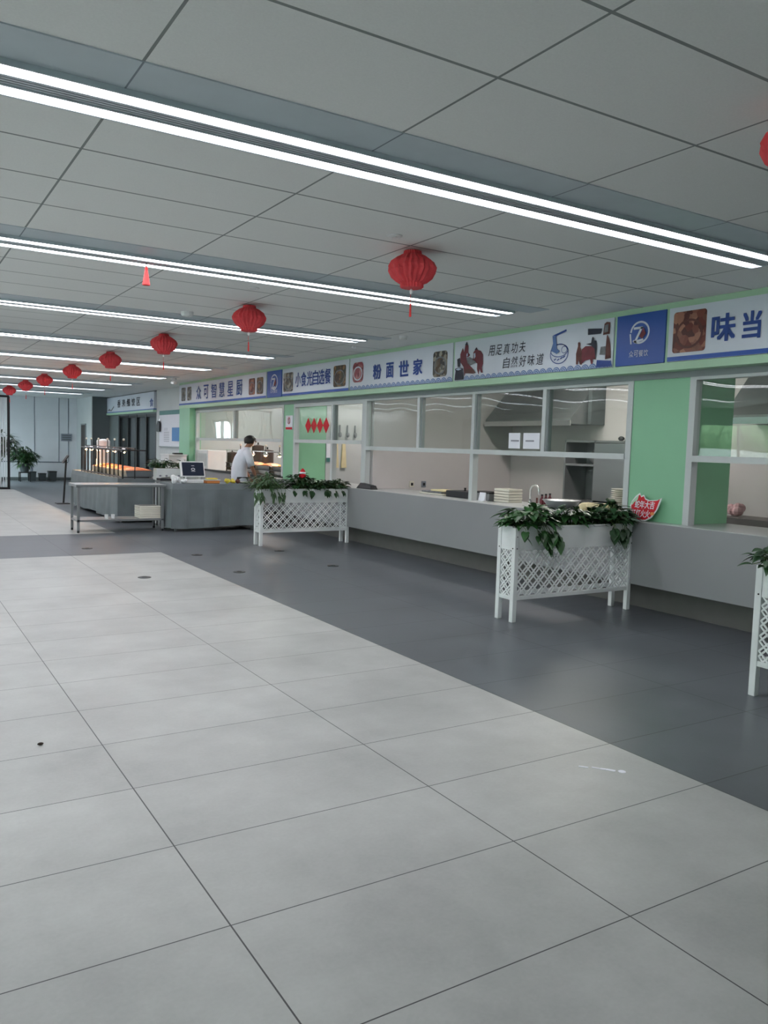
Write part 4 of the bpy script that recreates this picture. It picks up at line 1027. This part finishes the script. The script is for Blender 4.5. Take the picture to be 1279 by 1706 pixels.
tag(MB().box(4.58, 4.66, 31.45, 31.55, 0.33, 0.62).build('detergent_bottle', M['notice_grey'], bevel=0.02), 'pale bottle standing on the left grey bin', 'bottle')

# ------------------------------------------------------------------ on and behind the serving counter
ZC = 0.905
t = thing('card_machine', 'black card machine on the counter by the stall divider', 'card machine', (6.58, 11.12, ZC))
MB().prism([(6.50, 10.88, ZC+0.001), (6.64, 10.88, ZC+0.001), (6.64, 11.34, ZC+0.001), (6.50, 11.34, ZC+0.001)], [(6.52, 10.92, ZC+0.06), (6.63, 10.92, ZC+0.06), (6.62, 11.26, ZC+0.09), (6.53, 11.26, ZC+0.09)]).build('body', M['black_plastic'], t, bevel=0.01)
MB().box(6.515, 6.60, 10.95, 11.05, ZC+0.062, ZC+0.072).build('keypad', M['bin'], t)
t = thing('dish_stack', 'tall stack of cream plates at the counter by the green pillar', 'plates', (6.80, 6.10, ZC))
for k in range(14): MB().lathe([(0.06, 0), (0.105, 0.016), (0.11, 0.022), (0.10, 0.022), (0.05, 0.006)], (6.80, 6.10, ZC+0.001+0.021*k), 24).build('plate', M['porcelain'], t, smooth=True)
t = thing('food_box_stack', 'stack of white lunch boxes on the counter right of the mullion', 'boxes', (6.95, 8.1, ZC))
for k in range(5): MB().box(6.85, 7.08, 8.00-0.004*(k % 2), 8.30, ZC+0.001+0.036*k, ZC+0.001+0.036*k+0.031).build('box', M['porcelain'], t, bevel=0.006)
t = thing('utensil_box', 'dark steel box on the counter beside the lunch boxes', 'box', (6.95, 8.5, ZC))
MB().box(6.80, 7.05, 8.34, 8.72, ZC+0.001, ZC+0.10).build('box', M['steel_dull'], t, bevel=0.006)
MB().box(6.79, 7.06, 8.33, 8.73, ZC+0.10, ZC+0.115).build('lid', M['black'], t)
t = thing('table_sign', 'small white upright card on the counter before the dark box', 'card', (6.62, 8.27, ZC))
MB().prism([(6.62, 8.22, ZC), (6.65, 8.22, ZC), (6.65, 8.34, ZC), (6.62, 8.34, ZC)], [(6.648, 8.22, ZC+0.12), (6.653, 8.22, ZC+0.12), (6.653, 8.34, ZC+0.12), (6.648, 8.34, ZC+0.12)]).build('card', M['paper'], t)
MB().box(6.60, 6.68, 8.215, 8.345, ZC, ZC+0.012).build('foot', M['white_plastic'], t)
t = thing('griddle_pan', 'black cooking tray on the counter left of the mullion', 'pan', (6.95, 9.0, ZC))
MB().box(6.80, 7.15, 8.72, 9.30, ZC+0.001, ZC+0.09).build('tray', M['black_plastic'], t, bevel=0.01)
MB().lathe([(0.018, 0), (0.012, 0.03), (0.02, 0.045)], (6.95, 9.05, ZC+0.09), 10).build('knob', M['black'], t)
t = thing('folded_towels', 'pile of pale folded cloths on the counter left of the black tray', 'cloths', (6.95, 9.7, ZC))
for k, (a, c) in enumerate(((9.45, 10.05), (9.48, 9.98), (9.40, 9.75))): MB().box(6.85, 7.10, a, c, ZC+0.001+0.026*k, ZC+0.001+0.026*k+0.024).build('cloth', [M['porcelain'], M['pgrey'], M['cream']][k], t, bevel=0.008)
t = thing('tap', 'chrome swan neck tap rising behind the counter', 'tap', (7.15, 7.9, ZC))
pts = [(7.15, 7.93, ZC)]+[(7.15, 7.85+0.08*math.cos(a), ZC+0.16+0.08*math.sin(a)) for a in [PI*k/10 for k in range(11)]]+[(7.15, 7.77, ZC+0.12)]
MB().tube(pts, 0.013, 10).build('spout', M['chrome'], t, smooth=True)
MB().lathe([(0.028, 0), (0.024, 0.04)], (7.15, 7.93, ZC), 12).build('base', M['chrome'], t)
MB().tube([(7.15, 7.80, ZC), (7.15, 7.80, ZC+0.08)], 0.012, 8).build('lever', M['brown'], t)
for k in range(3):
    y = 7.60-0.07*k; b = thing('sauce_bottle', 'dark red sauce bottle behind the counter near the tap, %s from the left' % ['first', 'second', 'third'][k], 'bottle', (7.05, y, ZC), 0, 'sauce bottles near the tap')
    MB().lathe([(0.026, 0), (0.028, 0.07+0.01*k), (0.012, 0.10+0.01*k), (0.012, 0.12+0.01*k)], (7.05, y, ZC), 12).build('bottle', M['maroon'], b, smooth=True)
    MB().lathe([(0.014, 0), (0.014, 0.018)], (7.05, y, ZC+0.12+0.01*k), 10).build('cap', M['black_plastic'], b)
t0 = MB(); R = random.Random(9)
for k in range(12): t0.ball((6.95+R.uniform(-0.06, 0.06), 6.62+R.uniform(-0.2, 0.2), ZC+0.045+R.uniform(0, 0.03)), R.uniform(0.045, 0.065), 0, 8, 1, 1.3, 0.8)
tag(t0.build('cloth_bundle', M['cream'], smooth=True), 'cream cloth bundle on the counter behind the middle planter', 'cloth')
t = thing('steel_basin', 'steel basin on the counter behind the middle planter', 'basin', (6.95, 7.15, ZC))
MB().lathe([(0.15, 0), (0.22, 0.09), (0.235, 0.10), (0.215, 0.092), (0.14, 0.01)], (6.95, 7.15, ZC), 24).build('bowl', M['steel'], t, smooth=True)
# sockets on the partition wall
for k, (x, label) in enumerate(((7.48, 'cream wall socket low on the stall side wall'), (7.72, 'grey wall socket low on the stall side wall'))):
    t = thing('wall_socket', label, 'socket', (x, 11.2, 0.92))
    MB().box(x-0.045, x+0.045, 11.185, 11.2, 0.93, 1.03).build('plate', M['porcelain'] if k == 0 else M['notice_grey'], t, bevel=0.004)
    MB().box(x-0.02, x+0.02, 11.178, 11.186, 0.955, 1.0).build('plug', M['black_plastic'], t)
# steel cabinet against the kitchen back wall
t = thing('steel_cabinet', 'open fronted stainless steel cabinet against the kitchen back wall', 'cabinet', (9.35, 8.7, 0))
x0, x1, ya, yb_, zt = 9.10, 9.58, 8.12, 9.35, 1.77
b = MB().box(x0, x1, ya, ya+0.03, 0.0, zt).box(x0, x1, yb_-0.03, yb_, 0.0, zt).box(x0, x1, ya, yb_, zt-0.03, zt).box(x1-0.02, x1, ya, yb_, 0, zt).box(x0, x1, 8.70, 8.73, 0.85, zt)
b.build('carcass', M['steel_dull'], t)
for z in (0.82, 1.38): MB().box(x0+0.01, x1, ya+0.03 if z < 1 else 8.73, yb_-0.03, z, z+0.03).build('shelf', M['steel'], t)
MB().box(x0-0.015, x0+0.01, ya+0.01, 8.71, 0.87, zt-0.04).build('door', M['steel'], t, bevel=0.004)
MB().box(x0, x0+0.02, ya+0.62, yb_-0.03, 0.1, 0.80).build('lower_panel', M['steel_dull'], t)
tag(MB().lathe([(0.06, 0), (0.13, 0.06), (0.135, 0.16), (0.10, 0.20), (0.0, 0.22)], (9.33, 8.85, 1.41), 16).build('rice_pot', M['steel_dull'], smooth=True), 'round steel pot on the upper shelf of the open cabinet', 'pot')
t = thing('steel_fridge', 'grey steel upright fridge right of the open cabinet', 'fridge', (9.3, 7.75, 0))
MB().box(9.0, 9.58, 7.30, 8.06, 0.05, 1.79).build('body', M['steel_dull'], t, bevel=0.01)
MB().box(8.98, 9.0, 7.33, 8.03, 0.1, 1.75).build('door', M['steel_dull'], t, bevel=0.006)
MB().tube([(8.96, 7.4, 1.0), (8.96, 7.4, 1.5)], 0.012, 8).build('handle', M['chrome'], t)
for k in range(2):
    tag(MB().ball((9.25, 8.35-0.2*k, zt+0.035), 0.035, 0, 10, 1, 1.6, 1).build('cup', M['black_plastic'], smooth=True), ['small dark cup upside down on the cabinet top, left one', 'small dark cup upside down on the cabinet top, right one'][k], 'cup', 'dark cups on the cabinet top')
# exhaust hoods
def hood(ya, yb_, label, x0=8.95, z0=2.02, z1=2.62):
    t = thing('exhaust_hood', label, 'exhaust hood', (9.3, (ya+yb_)/2, z0))
    a = [(x0, ya, z0), (9.58, ya, z0), (9.58, ya, z1), (9.42, ya, z1), (x0, ya, z0+0.08)]
    a2 = [(p[0], yb_, p[2]) for p in a]
    MB().prism(a, a2).build('canopy', M['steel_dull'], t)
    b = MB().box(x0-0.02, x0, ya-0.01, yb_+0.01, z0-0.03, z0+0.05); b.build('gutter', M['chrome'], t)
    MB().box(9.30, 9.6, ya-0.08, ya-0.005, z0, z1).build('end_duct', M['wall_dark'], t)
    MB().box(9.25, 9.55, (ya+yb_)/2-0.2, (ya+yb_)/2+0.2, z1, H).build('duct', M['steel_dull'], t)
hood(9.10, 11.15, 'steel exhaust hood above the noodle stall, left of the cabinet')
hood(3.2, 6.45, 'steel exhaust hood seen through the nearest stall window')
t = thing('side_table', 'small dark side table behind the nearest hatch', 'table', (8.9, 5.9, 0))
MB().box(8.75, 9.3, 5.6, 6.35, 0.76, 0.85).build('tabletop', M['plinth'], t)
for x in (8.78, 9.22):
    for y in (5.63, 6.27): MB().box(x, x+0.05, y, y+0.05, 0, 0.76).build('leg', M['plinth'], t)
t0 = MB()
for k in range(6): t0.ball((9.0+R.uniform(-.05, .05), 6.25+R.uniform(-0.06, 0.06), 0.91+R.uniform(0, 0.08)), 0.06, 0, 8)
tag(t0.build('bag', mat('pink_bag', (214, 176, 180), 0.5)), 'pinkish bag on the small dark side table', 'bag')
# kitchen lamps
for k, (x, y, l) in enumerate(((8.3, 0.6, 1.5), (8.1, 8.2, 2.2), (8.1, 12.6, 1.2), (8.1, 16.2, 2.4), (8.1, 18.6, 1.6))):
    t = thing('kitchen_lamp', 'white batten lamp on the kitchen ceiling, %s from the near end' % nth[k].replace('nearest', 'first'), 'kitchen lamp', (x, y, H), 0, 'batten lamps on the kitchen ceiling')
    MB().box(x-0.12, x+0.12, y-l/2, y+l/2, H-0.04, H).build('housing', M['white_plastic'], t)
    MB().box(x-0.10, x+0.10, y-l/2+0.02, y+l/2-0.02, H-0.055, H-0.04).build('diffuser', M['kstrip'], t)
# second stall interior: hanging tools and cloths on the white wall
for k in range(4):
    x = 7.42+0.17*k
    t = thing('ladle', 'hanging kitchen tool seen through the second stall glass, %s from the left' % ['first', 'second', 'third', 'fourth'][k], 'kitchen tool', (x, 13.93, 1.75), 0, 'kitchen tools hanging in a row')
    MB().tube([(x, 13.925, 1.98), (x, 13.925, 1.82)], 0.014, 6).build('handle', M['steel_dull'], t)
    MB().lathe([(0.02, 0), (0.035, -0.03), (0.03, -0.08), (0.01, -0.1)], (x, 13.91, 1.84), 10).build('head', M['steel_dull'], t, smooth=True)
for k in range(2):
    x = 7.52+0.17*k; b = MB()
    b.prism([(x-0.03, 13.92, 1.62), (x+0.03, 13.92, 1.62), (x+0.03, 13.945, 1.62), (x-0.03, 13.945, 1.62)], [(x-0.055, 13.90, 1.15), (x+0.055, 13.90, 1.15), (x+0.05, 13.945, 1.15), (x-0.05, 13.945, 1.15)])
    tag(b.build('hanging_towel', M['cream']), ['pale towel hanging in the second stall, left one', 'pale towel hanging in the second stall, right one'][k], 'towel', 'towels hanging in the second stall')
t = thing('wall_notice', 'white notice with a teal foot on the second stall wall', 'notice', (7.36, 13.93, 1.4))
MB().box(7.31, 7.44, 13.925, 13.945, 1.32, 1.62).build('sheet', M['paper'], t); MB().box(7.31, 7.44, 13.92, 13.926, 1.26, 1.34).build('teal_foot', M['teal'], t)
# farthest stall: warmers on its counter
t = thing('warming_rack', 'steel warming rack with a lamp rail on the farthest counter', 'rack', (6.95, 16.5, 0.905))
MB().box(6.78, 7.24, 14.6, 17.9, 0.906, 0.93).build('base', M['black'], t)
for y in (14.62, 15.42, 16.22, 17.02, 17.86):
    MB().box(6.78, 6.80, y-0.012, y+0.012, 0.93, 1.12).build('post', M['black'], t); 
MB().box(6.78, 6.80, 14.6, 17.9, 1.02, 1.04).build('front_bar', M['black'], t); MB().box(6.775, 6.80, 14.6, 17.9, 1.11, 1.125).build('front_bar', M['black'], t)
MB().tube([(7.05, 14.6, 1.40), (7.05, 18.6, 1.40)], 0.012, 8).build('lamp_rail', M['chrome'], t)
for y in (14.65, 18.55): MB().tube([(7.05, y, 0.906), (7.05, y, 1.40)], 0.012, 8).build('rail_post', M['chrome'], t)
for k in range(5):
    heat_lamp(7.05, 14.8+0.72*k, 1.355, 'heat lamp over the farthest counter, %s from the near end' % nth[k].replace('nearest', 'first'), 'heat lamps over the farthest counter', 0.16)
for k in range(4):
    food_pan(7.02, 15.02+0.8*k, 0.935, 0.40, 0.70, 'pan of orange food on the farthest counter, %s from the near end' % nth[k].replace('nearest', 'first'), 'pans of food on the farthest counter', 0.17)
for k, (y, x, h_) in enumerate(((17.75, 7.75, 0.62), (18.9, 8.0, 0.75), (20.0, 7.75, 0.5))):
    t = thing('steel_urn', 'tall dark steel urn behind the farthest counter, %s from the near end' % nth[k].replace('nearest', 'first'), 'urn', (x, y, 0), 0, 'urns behind the farthest counter')
    MB().lathe([(0.15, 0), (0.15, 0.9+h_*0.8), (0.15, 0.92+h_*0.8), (0.0, 0.95+h_*0.8)], (x, y, 0), 18).build('body', M['urn'], t, smooth=False)
    MB().lathe([(0.02, 0), (0.02, 0.05)], (x, y, 0.95+h_*0.8), 8).build('knob', M['black'], t)
t = thing('white_cabinet', 'low white cabinet in front of the green end pillar', 'cabinet', (6.3, 19.9, 0))
MB().box(5.95, 6.40, 19.55, 20.2, 0.05, 1.22).build('body', M['white_plastic'], t, bevel=0.01); MB().box(5.94, 6.41, 19.53, 20.22, 1.22, 1.25).build('top', M['white_plastic'], t)
MB().box(5.95, 6.40, 19.57, 20.18, 0, 0.05).build('plinth', M['plinth'], t)
t = thing('white_machine', 'white machine on the farthest counter beside the end pillar', 'machine', (6.85, 18.95, 0.905))
MB().box(6.62, 7.10, 18.68, 19.40, 0.906, 1.38).build('body', M['white_plastic'], t, bevel=0.02)
MB().box(6.61, 6.62, 18.75, 19.33, 1.0, 1.3).build('front_panel', M['frame'], t)
tag(MB().box(6.1, 6.32, 19.6, 19.75, 1.251, 1.285).build('phone', M['black_plastic'], bevel=0.005), 'small black phone lying on the low white cabinet', 'phone')

# ------------------------------------------------------------------ the worker
def skin_mesh(name, J, E, mt, parent, levels=2, root=None):
    """skin one connected skeleton: J name -> (pos, rx, ry), E edges by name"""
    names = list(J); idx = {k: i for i, k in enumerate(names)}
    me = bpy.data.meshes.new(name); me.from_pydata([Vector(J[k][0]) for k in names], [(idx[a], idx[b]) for a, b in E], [])
    ob = bpy.data.objects.new(name, me); C.objects.link(ob)
    sk = ob.modifiers.new('skin', 'SKIN'); sk.use_smooth_shade = True
    for i, k in enumerate(names):
        sv = me.skin_vertices[0].data[i]; sv.radius = (J[k][1], J[k][2]); sv.use_root = (k == (root or names[0]))
    if levels:
        sb = ob.modifiers.new('sub', 'SUBSURF'); sb.levels = sb.render_levels = levels
    bpy.context.view_layer.update()
    m2 = bpy.data.meshes.new_from_object(ob.evaluated_get(bpy.context.evaluated_depsgraph_get()))
    bpy.data.objects.remove(ob)
    m2.name = name; m2.materials.clear(); m2.materials.append(mt)
    for p in m2.polygons: p.use_smooth = True
    o = bpy.data.objects.new(name, m2); C.objects.link(o); o.parent = parent
    return o
PX, PY = 6.02, 15.05
pr = thing('person', 'person in a white short sleeved jacket bending over behind the cloth table', 'person', (PX, PY, 0), 0)
# local frame: facing +X (towards the counter), left hand = +Y
J = {'pelvis': ((-0.03, 0, 0.93), .11, .13), 'waist': ((-0.03, 0, 1.08), .105, .13), 'chest': ((0.02, 0, 1.27), .115, .15), 'upper': ((0.07, 0, 1.375), .075, .09),
     'neck': ((0.11, 0, 1.475), .055, .055), 'neck2': ((0.155, 0, 1.53), .052, .052), 'headb': ((0.185, 0, 1.575), .078, .070), 'headm': ((0.195, 0, 1.62), .098, .078), 'headt': ((0.185, 0, 1.655), .072, .062)}
E_ = [('pelvis', 'waist'), ('waist', 'chest'), ('chest', 'upper'), ('upper', 'neck'), ('neck', 'neck2'), ('neck2', 'headb'), ('headb', 'headm'), ('headm', 'headt')]
hands = {}
for s, nm in ((1, 'l'), (-1, 'r')):
    J['sh'+nm] = ((0.07, s*0.175, 1.36), .052, .052); J['ua'+nm] = ((0.085, s*0.225, 1.25), .052, .05)
    J['el'+nm] = ((0.13, s*0.235, 1.11), .043, .042); J['fa'+nm] = ((0.19, s*0.21, 1.00), .037, .036)
    J['wr'+nm] = ((0.245, s*0.175, 0.905), .027, .024); J['pm'+nm] = ((0.27, s*0.165, 0.855), .018, .036); J['kn'+nm] = ((0.28, s*0.16, 0.825), .016, .036)
    E_ += [('upper', 'sh'+nm), ('sh'+nm, 'ua'+nm), ('ua'+nm, 'el'+nm), ('el'+nm, 'fa'+nm), ('fa'+nm, 'wr'+nm), ('wr'+nm, 'pm'+nm), ('pm'+nm, 'kn'+nm)]
    J['hp'+nm] = ((-0.03, s*0.085, 0.86), .078, .075); J['th'+nm] = ((-0.015, s*0.10, 0.68), .078, .078); J['kne'+nm] = ((0.005, s*0.10, 0.48), .058, .056)
    J['cf'+nm] = ((-0.02, s*0.10, 0.33), .055, .052); J['an'+nm] = ((-0.03, s*0.10, 0.09), .037, .037); J['he'+nm] = ((-0.03, s*0.10, 0.045), .04, .04); J['to'+nm] = ((0.14, s*0.11, 0.03), .035, .026)
    E_ += [('pelvis', 'hp'+nm), ('hp'+nm, 'th'+nm), ('th'+nm, 'kne'+nm), ('kne'+nm, 'cf'+nm), ('cf'+nm, 'an'+nm), ('an'+nm, 'he'+nm), ('he'+nm, 'to'+nm)]
body = skin_mesh('body', J, E_, M['skin'], pr, 2, 'pelvis')
# fingers, nose, ears, mouth joined into the body mesh
def join_into(o, extra):
    bm = bmesh.new(); bm.from_mesh(o.data); bm.from_mesh(extra.data); bm.to_mesh(o.data); bm.free()
    for p in o.data.polygons: p.use_smooth = True
    bpy.data.objects.remove(extra)
fx = MB()
for s in (1, -1):
    for j, (oy, L) in enumerate(((-0.028, 0.064), (-0.010, 0.076), (0.010, 0.072), (0.028, 0.056))):
        p0 = Vector((0.281, s*0.16+oy, 0.822)); p1 = p0+Vector((0.010, 0, -L*0.45)); p2 = p1+Vector((-0.004, 0, -L*0.30)); p3 = p2+Vector((-0.016, 0, -L*0.2))
        fx.tube([p0+Vector((0, 0, 0.02)), p0, p1, p2, p3], [0.009, 0.009, 0.0085, 0.008, 0.006], 8)
    p0 = Vector((0.272, s*0.165-s*0.026, 0.86)); fx.tube([p0, p0+Vector((0.022, -s*0.02, -0.03)), p0+Vector((0.03, -s*0.022, -0.058))], [0.012, 0.010, 0.007], 8)
hx, hz = 0.195, 1.605
fx.tube([(hx+0.09, 0, hz+0.022), (hx+0.112, 0, hz-0.008), (hx+0.092, 0, hz-0.018)], [0.008, 0.014, 0.008], 8)
for s in (1, -1): fx.ball((hx-0.01, s*0.078, hz-0.002), 0.03, 0, 10, 0.7, 0.35, 1.1)
fx.tube([(hx+0.086, -0.022, hz-0.043), (hx+0.094, 0, hz-0.044), (hx+0.086, 0.022, hz-0.043)], 0.006, 6)
join_into(body, fx.build('face_and_fingers', M['skin'], pr, local=True))
b = MB()
for s in (1, -1): b.ball((hx+0.088, s*0.03, hz+0.02), 0.009, 0, 8)
b.build('eyes', M['eye'], pr, local=True)
hb = MB(); nn = 18; vs = []; fs = []
for i in range(8):
    th = PI*0.66*i/7
    for k in range(nn):
        a = 2*PI*k/nn; cut = 0.62 if math.cos(a) > 0.45 and i > 3 else 1.0
        q = th*cut
        vs.append((hx-0.016+0.112*math.sin(q)*math.cos(a)+0.006*math.sin(5*a+i), 0.095*math.sin(q)*math.sin(a), hz+0.012+0.098*math.cos(q)+0.004*math.sin(7*a+2*i)))
for i in range(7): fs += [(i*nn+k, i*nn+(k+1) % nn, (i+1)*nn+(k+1) % nn, (i+1)*nn+k) for k in range(nn)]
o = hb.add(vs, fs).build('hair', M['hair'], pr, local=True, smooth=True)
m_ = o.modifiers.new('thick', 'SOLIDIFY'); m_.thickness = 0.014
jk = MB(); nn = 24; vs = []; fs = []
loft = [(0.70, -.03, .155, .185), (0.82, -.03, .157, .187), (0.95, -.035, .152, .182), (1.08, -.04, .144, .174), (1.20, -.015, .147, .182), (1.30, .018, .143, .190), (1.37, .05, .126, .178), (1.425, .074, .108, .150), (1.465, .095, .086, .100), (1.495, .118, .064, .066)]
for q, (z, cx, rx, ry) in enumerate(loft):
    for k in range(nn):
        a = 2*PI*k/nn; fold = 0.006*math.sin(5*a+q*0.8)+0.004*math.sin(9*a-q)
        vs.append((cx+(rx+fold)*math.cos(a), (ry+fold)*math.sin(a), z))
for q in range(len(loft)-1): fs += [(q*nn+k, q*nn+(k+1) % nn, (q+1)*nn+(k+1) % nn, (q+1)*nn+k) for k in range(nn)]
jk.add(vs, fs)
for s in (1, -1):
    jk.tube([(0.055, s*0.10, 1.385), (0.064, s*0.165, 1.375), (0.075, s*0.21, 1.325), (0.088, s*0.230, 1.24), (0.118, s*0.237, 1.13)], [.070, .084, .080, .073, .069], 14)
jk.build('jacket', M['coat'], pr, local=True, smooth=True)
JT = {'pel': ((-0.03, 0, 0.90), .120, .14)}; ET = []
for s, nm in ((1, 'l'), (-1, 'r')):
    JT['hp'+nm] = ((-0.03, s*0.085, 0.82), .088, .085); JT['th'+nm] = ((-0.015, s*0.10, 0.66), .094, .092); JT['kne'+nm] = ((0.0, s*0.10, 0.46), .078, .076); JT['an'+nm] = ((-0.03, s*0.10, 0.12), .066, .066)
    ET += [('pel', 'hp'+nm), ('hp'+nm, 'th'+nm), ('th'+nm, 'kne'+nm), ('kne'+nm, 'an'+nm)]
skin_mesh('trousers', JT, ET, M['trousers'], pr, 2, 'pel')
b = MB()
for s in (1, -1): b.ball((0.05, s*0.105, 0.04), 0.05, 0, 12, 2.5, 1.05, 0.85)
b.build('shoes', M['black_plastic'], pr, local=True, smooth=True)

# ------------------------------------------------------------------ marks on the floor
for k, (x, y, d) in enumerate(((2.55, 9.25, 'on the pale tiles near the dark aisle'), (3.70, 9.25, 'just inside the dark aisle, before the far planter'), (3.72, 10.87, 'at the corner of the pale floor'), (2.49, 12.0, 'in the dark cross band before the steel table'), (4.98, 10.9, 'in front of the far planter'), (5.02, 9.3, 'in the dark aisle between the two planters'))):
    t = thing('floor_outlet_cover', 'small dark round floor cover '+d, 'floor cover', (x, y, 0), 0, 'round floor covers')
    MB().lathe([(0.075, 0), (0.075, 0.004), (0.068, 0.006)], (x, y, 0), 20).build('cover', M['manhole'], t); MB().lathe([(0.03, 0), (0.03, 0.002)], (x, y, 0.006), 14).build('cap', M['black'], t)
b = MB(); R = random.Random(12)
pts = [(2.955, 2.83), (2.985, 2.795), (3.005, 2.79), (3.03, 2.755), (3.05, 2.735), (3.075, 2.70), (3.095, 2.685)]
for k, (p, q) in enumerate(zip(pts[:-1], pts[1:])):
    if k in (1, 5): continue
    b.bar((p[0], p[1], 0.0012), (q[0], q[1], 0.0012), (0.012, 0.018, 0.009, 0.016, 0.020, 0.026)[k], 0.002)
b.lathe([(0.020, 0.0003), (0.018, 0.002)], (3.10, 2.68, 0), 10)
tag(b.build('tape_scrap', M['paper']), 'white smear of tape scraps on a pale tile at lower right', 'tape')
tag(MB().ball((0.67, 4.32, 0.008), 0.012, 0, 8, 1.3, 0.8, 0.6).build('crumb', M['soil']), 'tiny dark crumb on the pale floor at left', 'crumb')
